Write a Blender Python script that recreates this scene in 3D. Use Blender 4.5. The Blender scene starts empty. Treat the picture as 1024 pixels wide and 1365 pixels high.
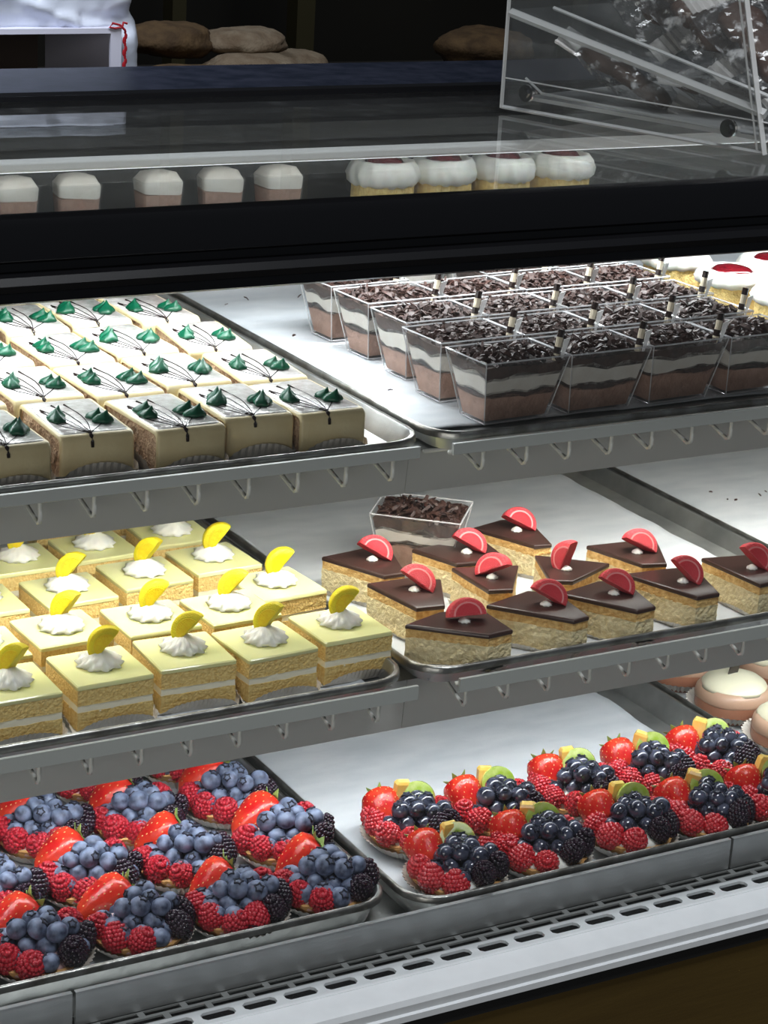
import bpy, bmesh, math, random
from mathutils import Vector, Matrix, noise
R = random.Random(7)
SC = bpy.context.scene
COL = SC.collection
U = 0.01            # every length below is in centimetres

# ------------------------------------------------------------------ camera
cam = bpy.data.cameras.new('camera')
camo = bpy.data.objects.new('camera', cam)
COL.objects.link(camo)
YAW, PIT, ROL = 0.532, 0.329, 0.058
cy, sy, cp, sp = math.cos(YAW), math.sin(YAW), math.cos(PIT), math.sin(PIT)
fw = Vector((sy*cp, cy*cp, -sp)); rt = Vector((cy, -sy, 0)); up = rt.cross(fw)
c_, s_ = math.cos(ROL), math.sin(ROL)
r2, u2 = c_*rt + s_*up, -s_*rt + c_*up
m = Matrix((r2, u2, -fw)).transposed().to_4x4()
m.translation = Vector((-62.175, -100.153, 64.932))*U
camo.matrix_world = m
cam.sensor_fit = 'VERTICAL'; cam.sensor_height = 36.0; cam.sensor_width = 27.0
cam.lens = 2920/1365*36
cam.clip_start = 0.05; cam.clip_end = 50
SC.camera = camo

# ------------------------------------------------------------------ world, lights, exposure
w = bpy.data.worlds.new('room_air'); SC.world = w; w.use_nodes = True
bg = w.node_tree.nodes['Background']; bg.inputs[0].default_value = (0.75, 0.86, 1.0, 1); bg.inputs[1].default_value = 0.06

def area(name, loc, rot, sx, sy_, power, color, spread=180):
    l = bpy.data.lights.new(name, 'AREA'); l.shape = 'RECTANGLE'; l.size = sx*U; l.size_y = sy_*U
    l.energy = power; l.color = color; l.spread = math.radians(spread)
    o = bpy.data.objects.new(name, l); COL.objects.link(o)
    o.location = Vector(loc)*U; o.rotation_euler = [math.radians(a) for a in rot]
    return o
# daylight of the shop front, from the left behind the camera, and a ceiling panel over the customers
area('shop_window_light', (-230, -210, 60), (86, 0, -46), 180, 120, 25.0, (1.0, 0.975, 0.93))
area('ceiling_panel_light', (20, -70, 230), (0, 0, 0), 90, 50, 17.0, (0.93, 0.96, 1.0), 120)
# LED strips of the case: one behind the top rail, one behind the light housing of each shelf
LEDC = (0.93, 0.98, 1.0)
area('top_led', (10, 20.0, 41.1), (-10, 0, 0), 120, 1.4, 3.3, LEDC, 165)
area('rear_fill_light', (10, 45.5, 38.6), (16, 0, 0), 120, 1.2, 0.45, LEDC, 150)  # added fill without a fixture, brightens the rear row under the glass top
area('bag_fill_light', (-22, 46, 92), (14, 0, -18), 20, 14, 1.3, (0.84, 0.9, 1.0), 110)  # added light, put in only to brighten the white bag and box
area('upper_shelf_led', (10, 9.2, 25.9), (16, 0, 0), 120, 1.4, 1.35, (1.0, 0.98, 0.90), 130)
area('lower_shelf_led', (10, 9.2, 11.2), (16, 0, 0), 120, 1.4, 1.02, LEDC, 130)

SC.view_settings.view_transform = 'Standard'
SC.view_settings.look = 'None'
SC.view_settings.exposure = 0.0
SC.view_settings.gamma = 1.0
SC.view_settings.use_curve_mapping = False
SC.cycles.max_bounces = 10; SC.cycles.transparent_max_bounces = 32
SC.cycles.glossy_bounces = 5; SC.cycles.transmission_bounces = 8; SC.cycles.diffuse_bounces = 4
SC.cycles.caustics_reflective = False; SC.cycles.caustics_refractive = False
SC.cycles.sample_clamp_indirect = 4.0

# ------------------------------------------------------------------ materials
def mat(name, c1, c2=None, scale=8.0, rough=0.5, metal=0.0, bump=0.0, bscale=40.0, spec=0.5, sss=0.0, coat=0.0,
        thr=(0.35, 0.65), coords='Object', stretch=None, emis=None, es=0.0, detail=4.0, rvar=0.0):
    mt = bpy.data.materials.new(name); mt.use_nodes = True
    nt = mt.node_tree; b = nt.nodes['Principled BSDF']; N = nt.nodes.new; Lk = nt.links.new
    tc = N('ShaderNodeTexCoord'); mp = N('ShaderNodeMapping'); Lk(tc.outputs[coords], mp.inputs[0])
    mp.inputs['Scale'].default_value = stretch or (1, 1, 1)
    c1 = (*c1, 1); b.inputs['Base Color'].default_value = c1
    if c2 is not None:
        n = N('ShaderNodeTexNoise'); n.inputs['Scale'].default_value = scale; n.inputs['Detail'].default_value = detail
        Lk(mp.outputs[0], n.inputs['Vector'])
        r = N('ShaderNodeValToRGB'); r.color_ramp.elements[0].position = thr[0]; r.color_ramp.elements[1].position = thr[1]
        r.color_ramp.elements[0].color = c1; r.color_ramp.elements[1].color = (*c2, 1)
        Lk(n.outputs[0], r.inputs[0]); Lk(r.outputs[0], b.inputs['Base Color'])
        if rvar:
            mr = N('ShaderNodeMapRange'); mr.inputs['To Min'].default_value = max(0, rough-rvar); mr.inputs['To Max'].default_value = min(1, rough+rvar)
            Lk(n.outputs[0], mr.inputs[0]); Lk(mr.outputs[0], b.inputs['Roughness'])
    if not (rvar and c2): b.inputs['Roughness'].default_value = rough
    b.inputs['Metallic'].default_value = metal
    b.inputs['Specular IOR Level'].default_value = spec
    if sss:
        b.inputs['Subsurface Weight'].default_value = sss; b.inputs['Subsurface Radius'].default_value = (0.004, 0.003, 0.002); b.inputs['Subsurface Scale'].default_value = 1.0
    if coat: b.inputs['Coat Weight'].default_value = coat; b.inputs['Coat Roughness'].default_value = 0.06
    if bump:
        n2 = N('ShaderNodeTexNoise'); n2.inputs['Scale'].default_value = bscale; n2.inputs['Detail'].default_value = 5
        Lk(mp.outputs[0], n2.inputs['Vector'])
        bp = N('ShaderNodeBump'); bp.inputs['Strength'].default_value = bump; bp.inputs['Distance'].default_value = 0.002
        Lk(n2.outputs[0], bp.inputs['Height']); Lk(bp.outputs[0], b.inputs['Normal'])
    if emis: b.inputs['Emission Color'].default_value = (*emis, 1); b.inputs['Emission Strength'].default_value = es
    return mt

def clear(name, tint=(0.97, 0.98, 0.98), ior=1.45, rough=0.02, haze=0.0, hcol=(0.8, 0.82, 0.82), dust_glint=0.0, ds=60):
    mt = bpy.data.materials.new(name); mt.use_nodes = True
    nt = mt.node_tree; nt.nodes.clear(); N = nt.nodes.new; Lk = nt.links.new
    out = N('ShaderNodeOutputMaterial'); tr = N('ShaderNodeBsdfTransparent'); tr.inputs[0].default_value = (*tint, 1)
    gl = N('ShaderNodeBsdfGlossy'); gl.inputs['Roughness'].default_value = rough; gl.inputs[0].default_value = (1, 1, 1, 1)
    lw = N('ShaderNodeLayerWeight'); lw.inputs[0].default_value = 0.5
    pw = N('ShaderNodeMath'); pw.operation = 'POWER'; pw.inputs[1].default_value = 5.0; Lk(lw.outputs['Facing'], pw.inputs[0])
    f0 = ((ior-1)/(ior+1))**2; fr = N('ShaderNodeMapRange'); fr.inputs['To Min'].default_value = f0; fr.inputs['To Max'].default_value = 0.6; Lk(pw.outputs[0], fr.inputs[0])
    mx = N('ShaderNodeMixShader'); Lk(fr.outputs[0], mx.inputs[0]); Lk(tr.outputs[0], mx.inputs[1]); Lk(gl.outputs[0], mx.inputs[2])
    last = mx
    if haze or dust_glint:
        df = N('ShaderNodeBsdfDiffuse'); df.inputs[0].default_value = (*hcol, 1)
        m2 = N('ShaderNodeMixShader'); m2.inputs[0].default_value = haze
        if dust_glint:
            tc = N('ShaderNodeTexCoord'); nz = N('ShaderNodeTexNoise'); nz.inputs['Scale'].default_value = ds; nz.inputs['Detail'].default_value = 8
            Lk(tc.outputs['Object'], nz.inputs['Vector'])
            mr = N('ShaderNodeMapRange'); mr.inputs['From Min'].default_value = 0.55; mr.inputs['From Max'].default_value = 0.8
            mr.inputs['To Min'].default_value = haze; mr.inputs['To Max'].default_value = haze + dust_glint
            Lk(nz.outputs[0], mr.inputs[0]); Lk(mr.outputs[0], m2.inputs[0])
        Lk(mx.outputs[0], m2.inputs[1]); Lk(df.outputs[0], m2.inputs[2]); last = m2
    Lk(last.outputs[0], out.inputs[0])
    return mt

M = dict(
    alu=mat('scratched_aluminium', (0.42, 0.43, 0.42), (0.62, 0.63, 0.61), 30, 0.38, 0.85, 0.25, 90, rvar=0.12),
    alu_dark=mat('worn_pan_rim', (0.40, 0.40, 0.38), (0.20, 0.19, 0.17), 60, 0.33, 0.9, 0.3, 120, rvar=0.1),
    paper=mat('parchment_paper', (0.66, 0.68, 0.70), (0.57, 0.60, 0.63), 25, 0.6, 0, 0.35, 30, stretch=(1, 2.5, 1)),
    black=mat('black_gloss_rail', (0.006, 0.006, 0.007), None, 1, 0.22, 0, 0.02, 30),
    ledge_dark=mat('dark_blue_stone_ledge', (0.014, 0.018, 0.03), (0.028, 0.032, 0.05), 60, 0.35, 0, 0.05, 100, spec=0.2),
    white_metal=mat('white_enamel_metal', (0.72, 0.74, 0.72), (0.66, 0.68, 0.66), 10, 0.35, 0, 0.03, 50),
    housing=mat('grey_light_housing', (0.72, 0.72, 0.68), (0.66, 0.66, 0.63), 6, 0.32, 0.0, 0.02, 40),
    wire=mat('coated_wire', (0.84, 0.84, 0.78), None, 1, 0.3),
    strip=mat('ticket_channel_plastic', (0.50, 0.52, 0.49), (0.45, 0.47, 0.45), 5, 0.3, 0, 0.02, 30),
    steel=mat('brushed_steel_strip', (0.50, 0.51, 0.51), (0.40, 0.41, 0.41), 8, 0.36, 0.75, 0.12, 60, stretch=(0.3, 3, 3)),
    ledge_white=mat('silver_painted_ledge', (0.80, 0.83, 0.85), (0.76, 0.79, 0.81), 60, 0.4, 0.0, 0.03, 120),
    grille=mat('grille_metal', (0.42, 0.43, 0.42), None, 1, 0.4, 0.4, 0.1, 80),
    dark=mat('dark_void', (0.01, 0.01, 0.01), None, 1, 0.8),
    woodpanel=mat('brown_front_panel', (0.10, 0.062, 0.012), (0.075, 0.045, 0.008), 5, 0.55, 0, 0.1, 40, stretch=(1, 1, 6)),
    wall_in=mat('case_back_panel', (0.10, 0.10, 0.095), (0.07, 0.07, 0.068), 9, 0.4),
    tube=mat('white_light_tube', (0.8, 0.8, 0.8), None, 1, 0.5, emis=(1, 1, 0.98), es=0.22),
    led=mat('led_diffuser', (0.9, 0.9, 0.9), None, 1, 0.5, emis=LEDC, es=2.0),
    glass=clear('case_glass', (0.96, 0.975, 0.97), 1.5, 0.01, 0.012, dust_glint=0.035),
    glassf=clear('front_glass', (0.985, 0.99, 0.99), 1.18, 0.01, 0.006, dust_glint=0.01),
    plastic=clear('clear_cup_plastic', (0.97, 0.975, 0.98), 1.35, 0.04, 0.025),
    edge=clear('cup_edge_plastic', (0.9, 0.9, 0.92), 1.6, 0.08, 0.35, (0.95, 0.95, 0.95)),
    acrylic=clear('acrylic_sheet', (0.94, 0.95, 0.95), 1.5, 0.02, 0.035, dust_glint=0.05),
    acrylic_edge=clear('acrylic_edge', (0.85, 0.85, 0.85), 1.6, 0.1, 0.6, (0.92, 0.93, 0.93)),
    cello=clear('cellophane', (0.84, 0.84, 0.84), 1.5, 0.1, 0.03, (0.97, 0.97, 0.98), dust_glint=0.9, ds=130),  # pale noise patches here are painted glints of the crinkled film
    seal=clear('cellophane_seal', (0.8, 0.8, 0.8), 1.6, 0.2, 0.45, (0.92, 0.9, 0.88), dust_glint=0.4),
    icing=mat('ivory_icing', (0.80, 0.68, 0.40), (0.74, 0.61, 0.34), 90, 0.42, 0, 0.15, 300, sss=0.05),
    glaze_top=mat('white_mirror_icing', (0.80, 0.77, 0.74), (0.60, 0.56, 0.53), 160, 0.12, 0, 0.6, 220, coat=0.5),
    sponge=mat('rum_sponge', (0.66, 0.47, 0.30), (0.34, 0.19, 0.11), 380, 0.85, 0, 1.0, 600, thr=(0.42, 0.72)),
    choc=mat('chocolate_line', (0.02, 0.01, 0.008), None, 1, 0.25),
    green=mat('green_buttercream', (0.0, 0.095, 0.045), (0.0, 0.07, 0.03), 50, 0.35),
    doily=mat('pleated_paper', (0.78, 0.74, 0.68), (0.66, 0.6, 0.52), 60, 0.7, 0, 0.3, 200),
    lglaze=mat('lemon_glaze', (0.80, 0.80, 0.36), (0.86, 0.84, 0.48), 12, 0.13, 0, 0.04, 40, coat=0.3, sss=0.1),
    lsponge=mat('lemon_sponge', (0.90, 0.68, 0.27), (0.76, 0.50, 0.15), 500, 0.85, 0, 0.8, 700, thr=(0.42, 0.68)),
    lcream=mat('lemon_cream_layer', (0.90, 0.86, 0.68), None, 1, 0.6, 0, 0.3, 100, sss=0.1),
    whip=mat('whipped_cream', (0.90, 0.89, 0.82), None, 1, 0.45, 0, 0.1, 150, sss=0.15),
    ycandy=mat('lemon_jelly_flesh', (0.92, 0.70, 0.01), (0.88, 0.60, 0.0), 600, 0.35, 0, 0.4, 1500, sss=0.2),
    yrind=mat('lemon_jelly_rind', (0.88, 0.74, 0.02), (0.82, 0.66, 0.01), 600, 0.4, 0, 0.4, 1500, sss=0.2),
    rcandy=mat('cherry_jelly_flesh', (0.72, 0.03, 0.05), (0.86, 0.16, 0.18), 1800, 0.4, 0, 0.6, 1800, sss=0.1, thr=(0.5, 0.72)),
    rrind=mat('cherry_jelly_rind', (0.76, 0.03, 0.05), (0.90, 0.26, 0.27), 1800, 0.45, 0, 0.6, 1800, sss=0.1, thr=(0.48, 0.72)),
    rpith=mat('jelly_pith', (0.88, 0.32, 0.32), None, 1, 0.5),
    cglaze=mat('dark_chocolate_glaze', (0.045, 0.022, 0.018), (0.055, 0.028, 0.022), 20, 0.3, 0, 0.04, 60),
    wsponge=mat('golden_sponge_layer', (0.86, 0.60, 0.24), (0.62, 0.34, 0.10), 300, 0.8, 0, 0.6, 600),
    cheese=mat('cheesecake_cream', (0.92, 0.80, 0.50), (0.80, 0.66, 0.36), 260, 0.7, 0, 1.0, 420, sss=0.05),
    mousse=mat('chocolate_mousse', (0.54, 0.32, 0.23), (0.42, 0.235, 0.165), 160, 0.6, 0, 0.5, 400),
    cocream=mat('cup_cream', (0.92, 0.87, 0.78), (0.84, 0.77, 0.67), 90, 0.55, 0, 0.2, 250),
    crumb=mat('dark_crumb', (0.05, 0.026, 0.018), (0.10, 0.055, 0.04), 150, 0.8, 0, 0.8, 200),
    shav=mat('chocolate_shaving', (0.030, 0.013, 0.010), (0.060, 0.026, 0.019), 200, 0.5),
    wafer=mat('cream_wafer', (0.75, 0.66, 0.50), None, 1, 0.5),
    tab=clear('clear_tab', (0.9, 0.9, 0.9), 1.5, 0.1, 0.55, (0.95, 0.95, 0.95)),
    blue=mat('dusty_blueberry', (0.022, 0.03, 0.065), (0.22, 0.27, 0.40), 150, 0.5, 0, 0.1, 400, thr=(0.32, 0.66)),
    bluedk=mat('calyx_dark', (0.012, 0.014, 0.03), None, 1, 0.6),
    blueg=mat('glazed_blueberry', (0.012, 0.014, 0.028), (0.09, 0.10, 0.15), 150, 0.13, 0, 0.05, 200, coat=0.8),
    rasp=mat('raspberry', (0.36, 0.005, 0.016), (0.52, 0.02, 0.04), 600, 0.33, 0, 0.1, 900, sss=0.1),
    raspg=mat('glazed_raspberry', (0.50, 0.008, 0.018), (0.62, 0.03, 0.04), 600, 0.13, 0, 0.1, 900, sss=0.1, coat=0.8),
    blackb=mat('blackberry', (0.010, 0.007, 0.014), (0.03, 0.012, 0.025), 200, 0.2, 0, 0.1, 200),
    straw=mat('strawberry', (0.56, 0.010, 0.012), (0.68, 0.05, 0.02), 60, 0.22, 0, 0.2, 400, sss=0.1),
    seed=mat('strawberry_seed', (0.80, 0.50, 0.18), None, 1, 0.5),
    leaf=mat('fruit_leaf', (0.13, 0.26, 0.04), (0.30, 0.42, 0.12), 60, 0.5),
    pinkcream=mat('pink_cream', (0.86, 0.62, 0.60), (0.80, 0.52, 0.52), 40, 0.5, 0, 0.2, 120, sss=0.15),
    pastry=mat('golden_pastry', (0.70, 0.42, 0.16), (0.52, 0.26, 0.08), 70, 0.7, 0, 0.5, 150),
    peach=mat('glazed_peach', (0.95, 0.60, 0.12), (0.95, 0.70, 0.24), 120, 0.2, 0, 0.05, 200, sss=0.2, coat=0.6),
    kiwi=mat('kiwi_flesh', (0.42, 0.60, 0.06), (0.62, 0.74, 0.24), 200, 0.2, 0, 0.1, 300, sss=0.2, coat=0.6),
    kiwic=mat('kiwi_heart', (0.72, 0.78, 0.38), None, 1, 0.3),
    dome=mat('milk_chocolate_dome', (0.30, 0.125, 0.07), (0.33, 0.145, 0.085), 60, 0.35, 0, 0.05, 200),
    domeband=mat('latte_glaze', (0.50, 0.32, 0.22), None, 1, 0.3),
    domecap=mat('cream_cap', (0.72, 0.68, 0.50), None, 1, 0.3),
    cherry=mat('cherry_glaze', (0.09, 0.002, 0.006), (0.14, 0.006, 0.01), 100, 0.15, coat=0.6),
    bread=mat('pale_bread', (0.24, 0.19, 0.13), (0.15, 0.105, 0.065), 60, 0.9, 0, 0.8, 200),
    breadbr=mat('brown_bread', (0.12, 0.072, 0.03), (0.06, 0.034, 0.014), 60, 0.9, 0, 0.8, 200),
    card=mat('white_card', (0.74, 0.74, 0.86), None, 1, 0.55),
    bag=mat('white_plastic_bag', (0.66, 0.72, 0.84), (0.74, 0.78, 0.88), 8, 0.3, 0, 0.15, 30),
    redink=mat('red_ink', (0.45, 0.01, 0.02), None, 1, 0.5),
    wallb=mat('dark_room_wall', (0.012, 0.011, 0.008), (0.018, 0.016, 0.011), 3, 0.6),
    post=mat('olive_post', (0.05, 0.043, 0.018), None, 1, 0.5),
    counter=mat('back_counter', (0.02, 0.018, 0.015), None, 1, 0.5),
    cookie=mat('dark_cookie', (0.06, 0.028, 0.018), (0.10, 0.05, 0.03), 40, 0.7, 0, 0.5, 100),
    floor=mat('shop_floor', (0.08, 0.075, 0.07), (0.06, 0.055, 0.05), 3, 0.5),
)

# ------------------------------------------------------------------ mesh tools
class MB:
    def __init__(s): s.v = []; s.f = []; s.m = []
    def add(s, vs, fs, mi=0):
        o = len(s.v); s.v += [tuple(a) for a in vs]; s.f += [tuple(i+o for i in f) for f in fs]; s.m += [mi]*len(fs)
    def box(s, x0, y0, z0, x1, y1, z1, mi=0, T=None):
        vs = [(x0,y0,z0),(x1,y0,z0),(x1,y1,z0),(x0,y1,z0),(x0,y0,z1),(x1,y0,z1),(x1,y1,z1),(x0,y1,z1)]
        if T: vs = [T @ Vector(a) for a in vs]
        s.add(vs, [(0,3,2,1),(4,5,6,7),(0,1,5,4),(1,2,6,5),(2,3,7,6),(3,0,4,7)], mi)
    def loft(s, rings, mi=0, cap0=True, cap1=True, closed=True):
        n = len(rings[0]); vs = [p for r in rings for p in r]; fs = []
        for k in range(len(rings)-1):
            for i in range(n if closed else n-1):
                j = (i+1) % n; fs.append((k*n+i, k*n+j, (k+1)*n+j, (k+1)*n+i))
        if cap0: fs.append(tuple(reversed(range(n))))
        if cap1: fs.append(tuple((len(rings)-1)*n+i for i in range(n)))
        s.add(vs, fs, mi)
    def tube(s, path, r, n=6, mi=0, caps=True):
        path = [Vector(p) for p in path]; rings = []
        rr = r if isinstance(r, (list, tuple)) else [r]*len(path)
        for i, p in enumerate(path):
            d = (path[min(i+1, len(path)-1)] - path[max(i-1, 0)]).normalized()
            a = d.cross(Vector((0,0,1)) if abs(d.z) < .9 else Vector((0,1,0))).normalized(); b = d.cross(a)
            rings.append([p + rr[i]*(math.cos(t)*a + math.sin(t)*b) for t in [2*math.pi*k/n for k in range(n)]])
        s.loft([list(reversed(q)) for q in rings], mi, caps, caps)
    def revolve(s, prof, n=24, mi=0, fr=None, c=(0,0,0)):
        rings = []
        for (r, z) in prof:
            rings.append([(c[0]+r*(fr(t, z) if fr else 1)*math.cos(t), c[1]+r*(fr(t, z) if fr else 1)*math.sin(t), c[2]+z) for t in [2*math.pi*k/n for k in range(n)]])
        s.loft(rings, mi)
    def ball(s, c, r, n=8, m_=6, sc=(1,1,1), mi=0, T=None):
        rings = []
        for k in range(m_+1):
            ph = -math.pi/2 + math.pi*k/m_; q = max(math.cos(ph), 0.02)
            ring = [Vector((r*q*math.cos(2*math.pi*i/n)*sc[0], r*q*math.sin(2*math.pi*i/n)*sc[1], r*math.sin(ph)*sc[2])) for i in range(n)]
            if T: ring = [T @ v for v in ring]
            rings.append([v+Vector(c) for v in ring])
        s.loft(rings, mi)
    def mesh(s, name, mats, smooth=False, sharp=None):
        me = bpy.data.meshes.new(name)
        me.from_pydata([(a[0]*U, a[1]*U, a[2]*U) for a in s.v], [], s.f)
        for mm in (mats if isinstance(mats, (list, tuple)) else [mats]): me.materials.append(mm)
        me.polygons.foreach_set('material_index', s.m)
        if smooth: me.polygons.foreach_set('use_smooth', [True]*len(s.f))
        me.update()
        if smooth and sharp: me.set_sharp_from_angle(angle=math.radians(sharp))
        return me

def link(name, me, parent=None, loc=(0,0,0), rot=(0,0,0), sc=1.0):
    o = bpy.data.objects.new(name, me); COL.objects.link(o)
    o.location = Vector(loc)*U; o.rotation_euler = rot
    o.scale = (sc, sc, sc) if not isinstance(sc, (tuple, list)) else sc
    if parent: o.parent = parent
    return o
def part(name, mb, mats, parent=None, smooth=False, sharp=None, loc=(0,0,0), rot=(0,0,0), bevel=0, segs=2):
    o = link(name, mb.mesh(name, mats, smooth or bevel > 0, sharp or (40 if bevel > 0 else None)), parent, loc, rot)
    if bevel:
        b = o.modifiers.new('b', 'BEVEL'); b.width = bevel*U; b.segments = segs; b.limit_method = 'ANGLE'; b.angle_limit = math.radians(40)
    return o
def thing(name, label, cat, loc=(0,0,0), rz=0, group=None):
    o = bpy.data.objects.new(name, None); COL.objects.link(o); o.empty_display_size = 0.01
    o.location = Vector(loc)*U; o.rotation_euler = (0,0,rz)
    return tag(o, label, cat, group)
def tag(o, label, cat, group=None):
    o['label'] = label; o['category'] = cat
    if group: o['group'] = group
    return o
def dup(o, parent=None):
    c = o.copy(); COL.objects.link(c); c.parent = parent
    for ch in list(o.children): dup(ch, c)
    return c
def place(proto, first, loc, rz, label, group=None, sc=1.0):
    o = proto if first else dup(proto)
    o.location = Vector(loc)*U; o.rotation_euler = (0,0,rz); o.scale = (sc, sc, sc)
    o['label'] = label
    if group: o['group'] = group
    return o
def rrect(x0, y0, x1, y1, r, z, k=5):
    pts = []
    for cx, cy_, a0 in ((x1-r, y0+r, -90), (x1-r, y1-r, 0), (x0+r, y1-r, 90), (x0+r, y0+r, 180)):
        for i in range(k+1):
            a = math.radians(a0 + 90*i/k); pts.append((cx+r*math.cos(a), cy_+r*math.sin(a), z))
    return pts
def nz(x, y, z, s=1.0): return noise.noise(Vector((x*s, y*s, z*s)))
def rough_loft(mb, poly, z0, z1, amp, nseg=0.5, seed=0, mi=0, fs=1.6, nl=4, topamp=0.0):
    """walls of a cut cake layer: outline subdivided and pushed in and out, wavy top and bottom edges"""
    pts = []
    n = len(poly)
    for i in range(n):
        a = Vector(poly[i]).to_2d() if len(poly[i]) > 2 else Vector(poly[i]); b = Vector(poly[(i+1) % n]).to_2d() if len(poly[i]) > 2 else Vector(poly[(i+1) % n])
        k = max(1, int((b-a).length/nseg))
        for j in range(k): pts.append(a + (b-a)*j/k)
    c = sum(pts, Vector((0,0)))/len(pts); rings = []
    for l in range(nl+1):
        z = z0 + (z1-z0)*l/nl; ring = []
        for p in pts:
            d = (p-c).normalized(); q = p + d*amp*nz(p.x+seed, p.y+z*3, seed*1.7, fs)
            zz = z + (topamp*nz(p.x*1.0+seed*3, p.y, seed, 0.9) if (l in (0, nl)) else 0)
            ring.append((q.x, q.y, zz))
        rings.append(ring)
    mb.loft(rings, mi)

# ------------------------------------------------------------------ the room behind
def structure(o): o['kind'] = 'structure'; return o
b = MB(); b.box(-260, 150, -90, 300, 155, 220); structure(part('wall_back', b, M['wallb']))
b = MB(); b.box(-260, -200, -95, 300, 155, -90); structure(part('floor', b, M['floor']))
b = MB(); b.box(-265, -200, -90, -260, 155, 220); structure(part('wall_left', b, M['wallb']))
b = MB(); b.box(300, -200, -90, 305, 155, 220); structure(part('wall_right', b, M['wallb']))
t = thing('back_shelf_frame', 'dark shelving frame with upright olive posts behind the counter', 'shelving', (0, 118, -90))
for x, wd in ((51.5, 2.2), (36.5, 1.6), (88, 2.2)):
    b = MB(); b.box(x, 0, 0, x+wd, 2.5, 240); part('post', b, M['post'], t)
b = MB(); b.box(20, 3, 225, 130, 20, 228); part('shelf_board', b, M['wallb'], t)
b = MB(); b.box(20, 18, 0, 130, 20, 240); part('back_board', b, M['wallb'], t)
t = thing('back_counter', 'dark work counter standing behind the display case', 'counter', (0, 59, -90))
b = MB(); b.box(-150, 0, 124, 150, 29, 127.5); part('counter_top', b, M['counter'], t, bevel=.5)
b = MB(); b.box(-148, 2, 0, 148, 27, 124); part('cabinet_body', b, M['wallb'], t)
BZ = 37.5

# ------------------------------------------------------------------ display case
X0, X1 = -95, 150
case = thing('display_case', 'long glass bakery display case with black top rail and silver front ledge', 'display case', (0, 0, -90))
def cpart(name, b, m_, **k):
    b.v = [(x, y, z+90) for x, y, z in b.v]
    return part(name, b, m_, case, **k)
def extr(prof, x0, x1, mi=0):
    b = MB(); b.loft([[(x0, y, z) for y, z in prof], [(x1, y, z) for y, z in prof]], mi); return b
# top rail: rounded upper bar, groove, lower bar
prof = [(-3.8, 43.95), (-4.15, 43.85), (-4.3, 43.5), (-4.3, 41.9), (-4.15, 41.75), (-3.9, 41.7), (-3.9, 41.3), (-4.5, 41.15), (-4.75, 40.8),
        (-4.6, 40.45), (-4.2, 40.3), (-4.2, 39.85), (-3.9, 39.7), (-1.0, 39.7), (-1.0, 41.0), (2.2, 41.0), (2.2, 42.6), (-3.0, 43.2), (-3.3, 43.95)]
cpart('top_rail', extr(list(reversed(prof)), X0, X1), M['black'], smooth=True, sharp=35)
b = MB(); b.box(X0, 19.6, 41.34, X1, 20.4, 41.39); cpart('lamp_diffuser', b, M['led'])
b = MB(); b.box(X0, -3.1, 43.45, X1, 27.3, 43.85); cpart('glass_top', b, M['glass'])
b = MB(); b.loft([[(X0, y, z) for y, z in q] for q in [((27.2, 43.1), (30.2, 43.1), (30.2, 44.15), (28.9, 44.5), (28.6, 44.35), (27.9, 44.4), (27.2, 44.2))]]+[[(X1, y, z) for y, z in ((27.2, 43.1), (30.2, 43.1), (30.2, 44.15), (28.9, 44.5), (28.6, 44.35), (27.9, 44.4), (27.2, 44.2))]])
cpart('rear_rail', b, M['black'], smooth=True, sharp=30)
b = MB(); b.box(X0, 30.25, 42.6, X1, 41.8, 44.1); cpart('rear_ledge', b, M['ledge_dark'], bevel=.15)
b = MB(); b.box(X0, 57.5, -2.2, X1, 58.5, 39.2); cpart('back_panel', b, M['wall_in'])
b = MB(); b.loft([[(x, 41.9, 42.4), (x, 58.6, 39.2), (x, 58.6, 39.6), (x, 41.9, 42.9)] for x in (X0, X1)]); cpart('rear_cover', b, M['wall_in'])
b = MB(); b.box(X0, 19.3, 41.4, X1, 20.6, 42.0); cpart('light_bar', b, M['tube'], bevel=.15)
b = MB(); b.box(X0, 54.4, 36.2, X1, 56.0, 37.6); cpart('door_track', b, M['wall_in'])
b = MB(); b.box(X0, 47.9, 28.2, X1, 57.4, 29.0); cpart('rear_riser', b, M['white_metal'])
# deck under the bottom trays, grille with slots, ledge, front panel
b = MB(); b.box(X0, -.85, -3.2, X1, 57.4, -1.98); cpart('deck', b, M['alu'])
b = MB(); b.box(X0, -3.6, -5.6, X1, -.4, -5.4); cpart('air_duct', b, M['dark'])
g = MB(); zt, zb = -2.42, -2.55
edges = [(-1.3, -1.25), (-1.98, -1.75), (-2.7, -2.45)]
pit = 2.62
for a, c in edges: g.box(-60, a, zb, 90, c, zt)
for k, (a, c) in enumerate([(-1.75, -1.3), (-2.45, -1.98)]):
    x = -60 + (pit/2 if k % 2 else 0)
    while x < 90: g.box(x-.2, a-.002, zb, x+.2, c+.002, zt-.002); x += pit
cpart('slotted_grille', g, M['grille'])
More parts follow.
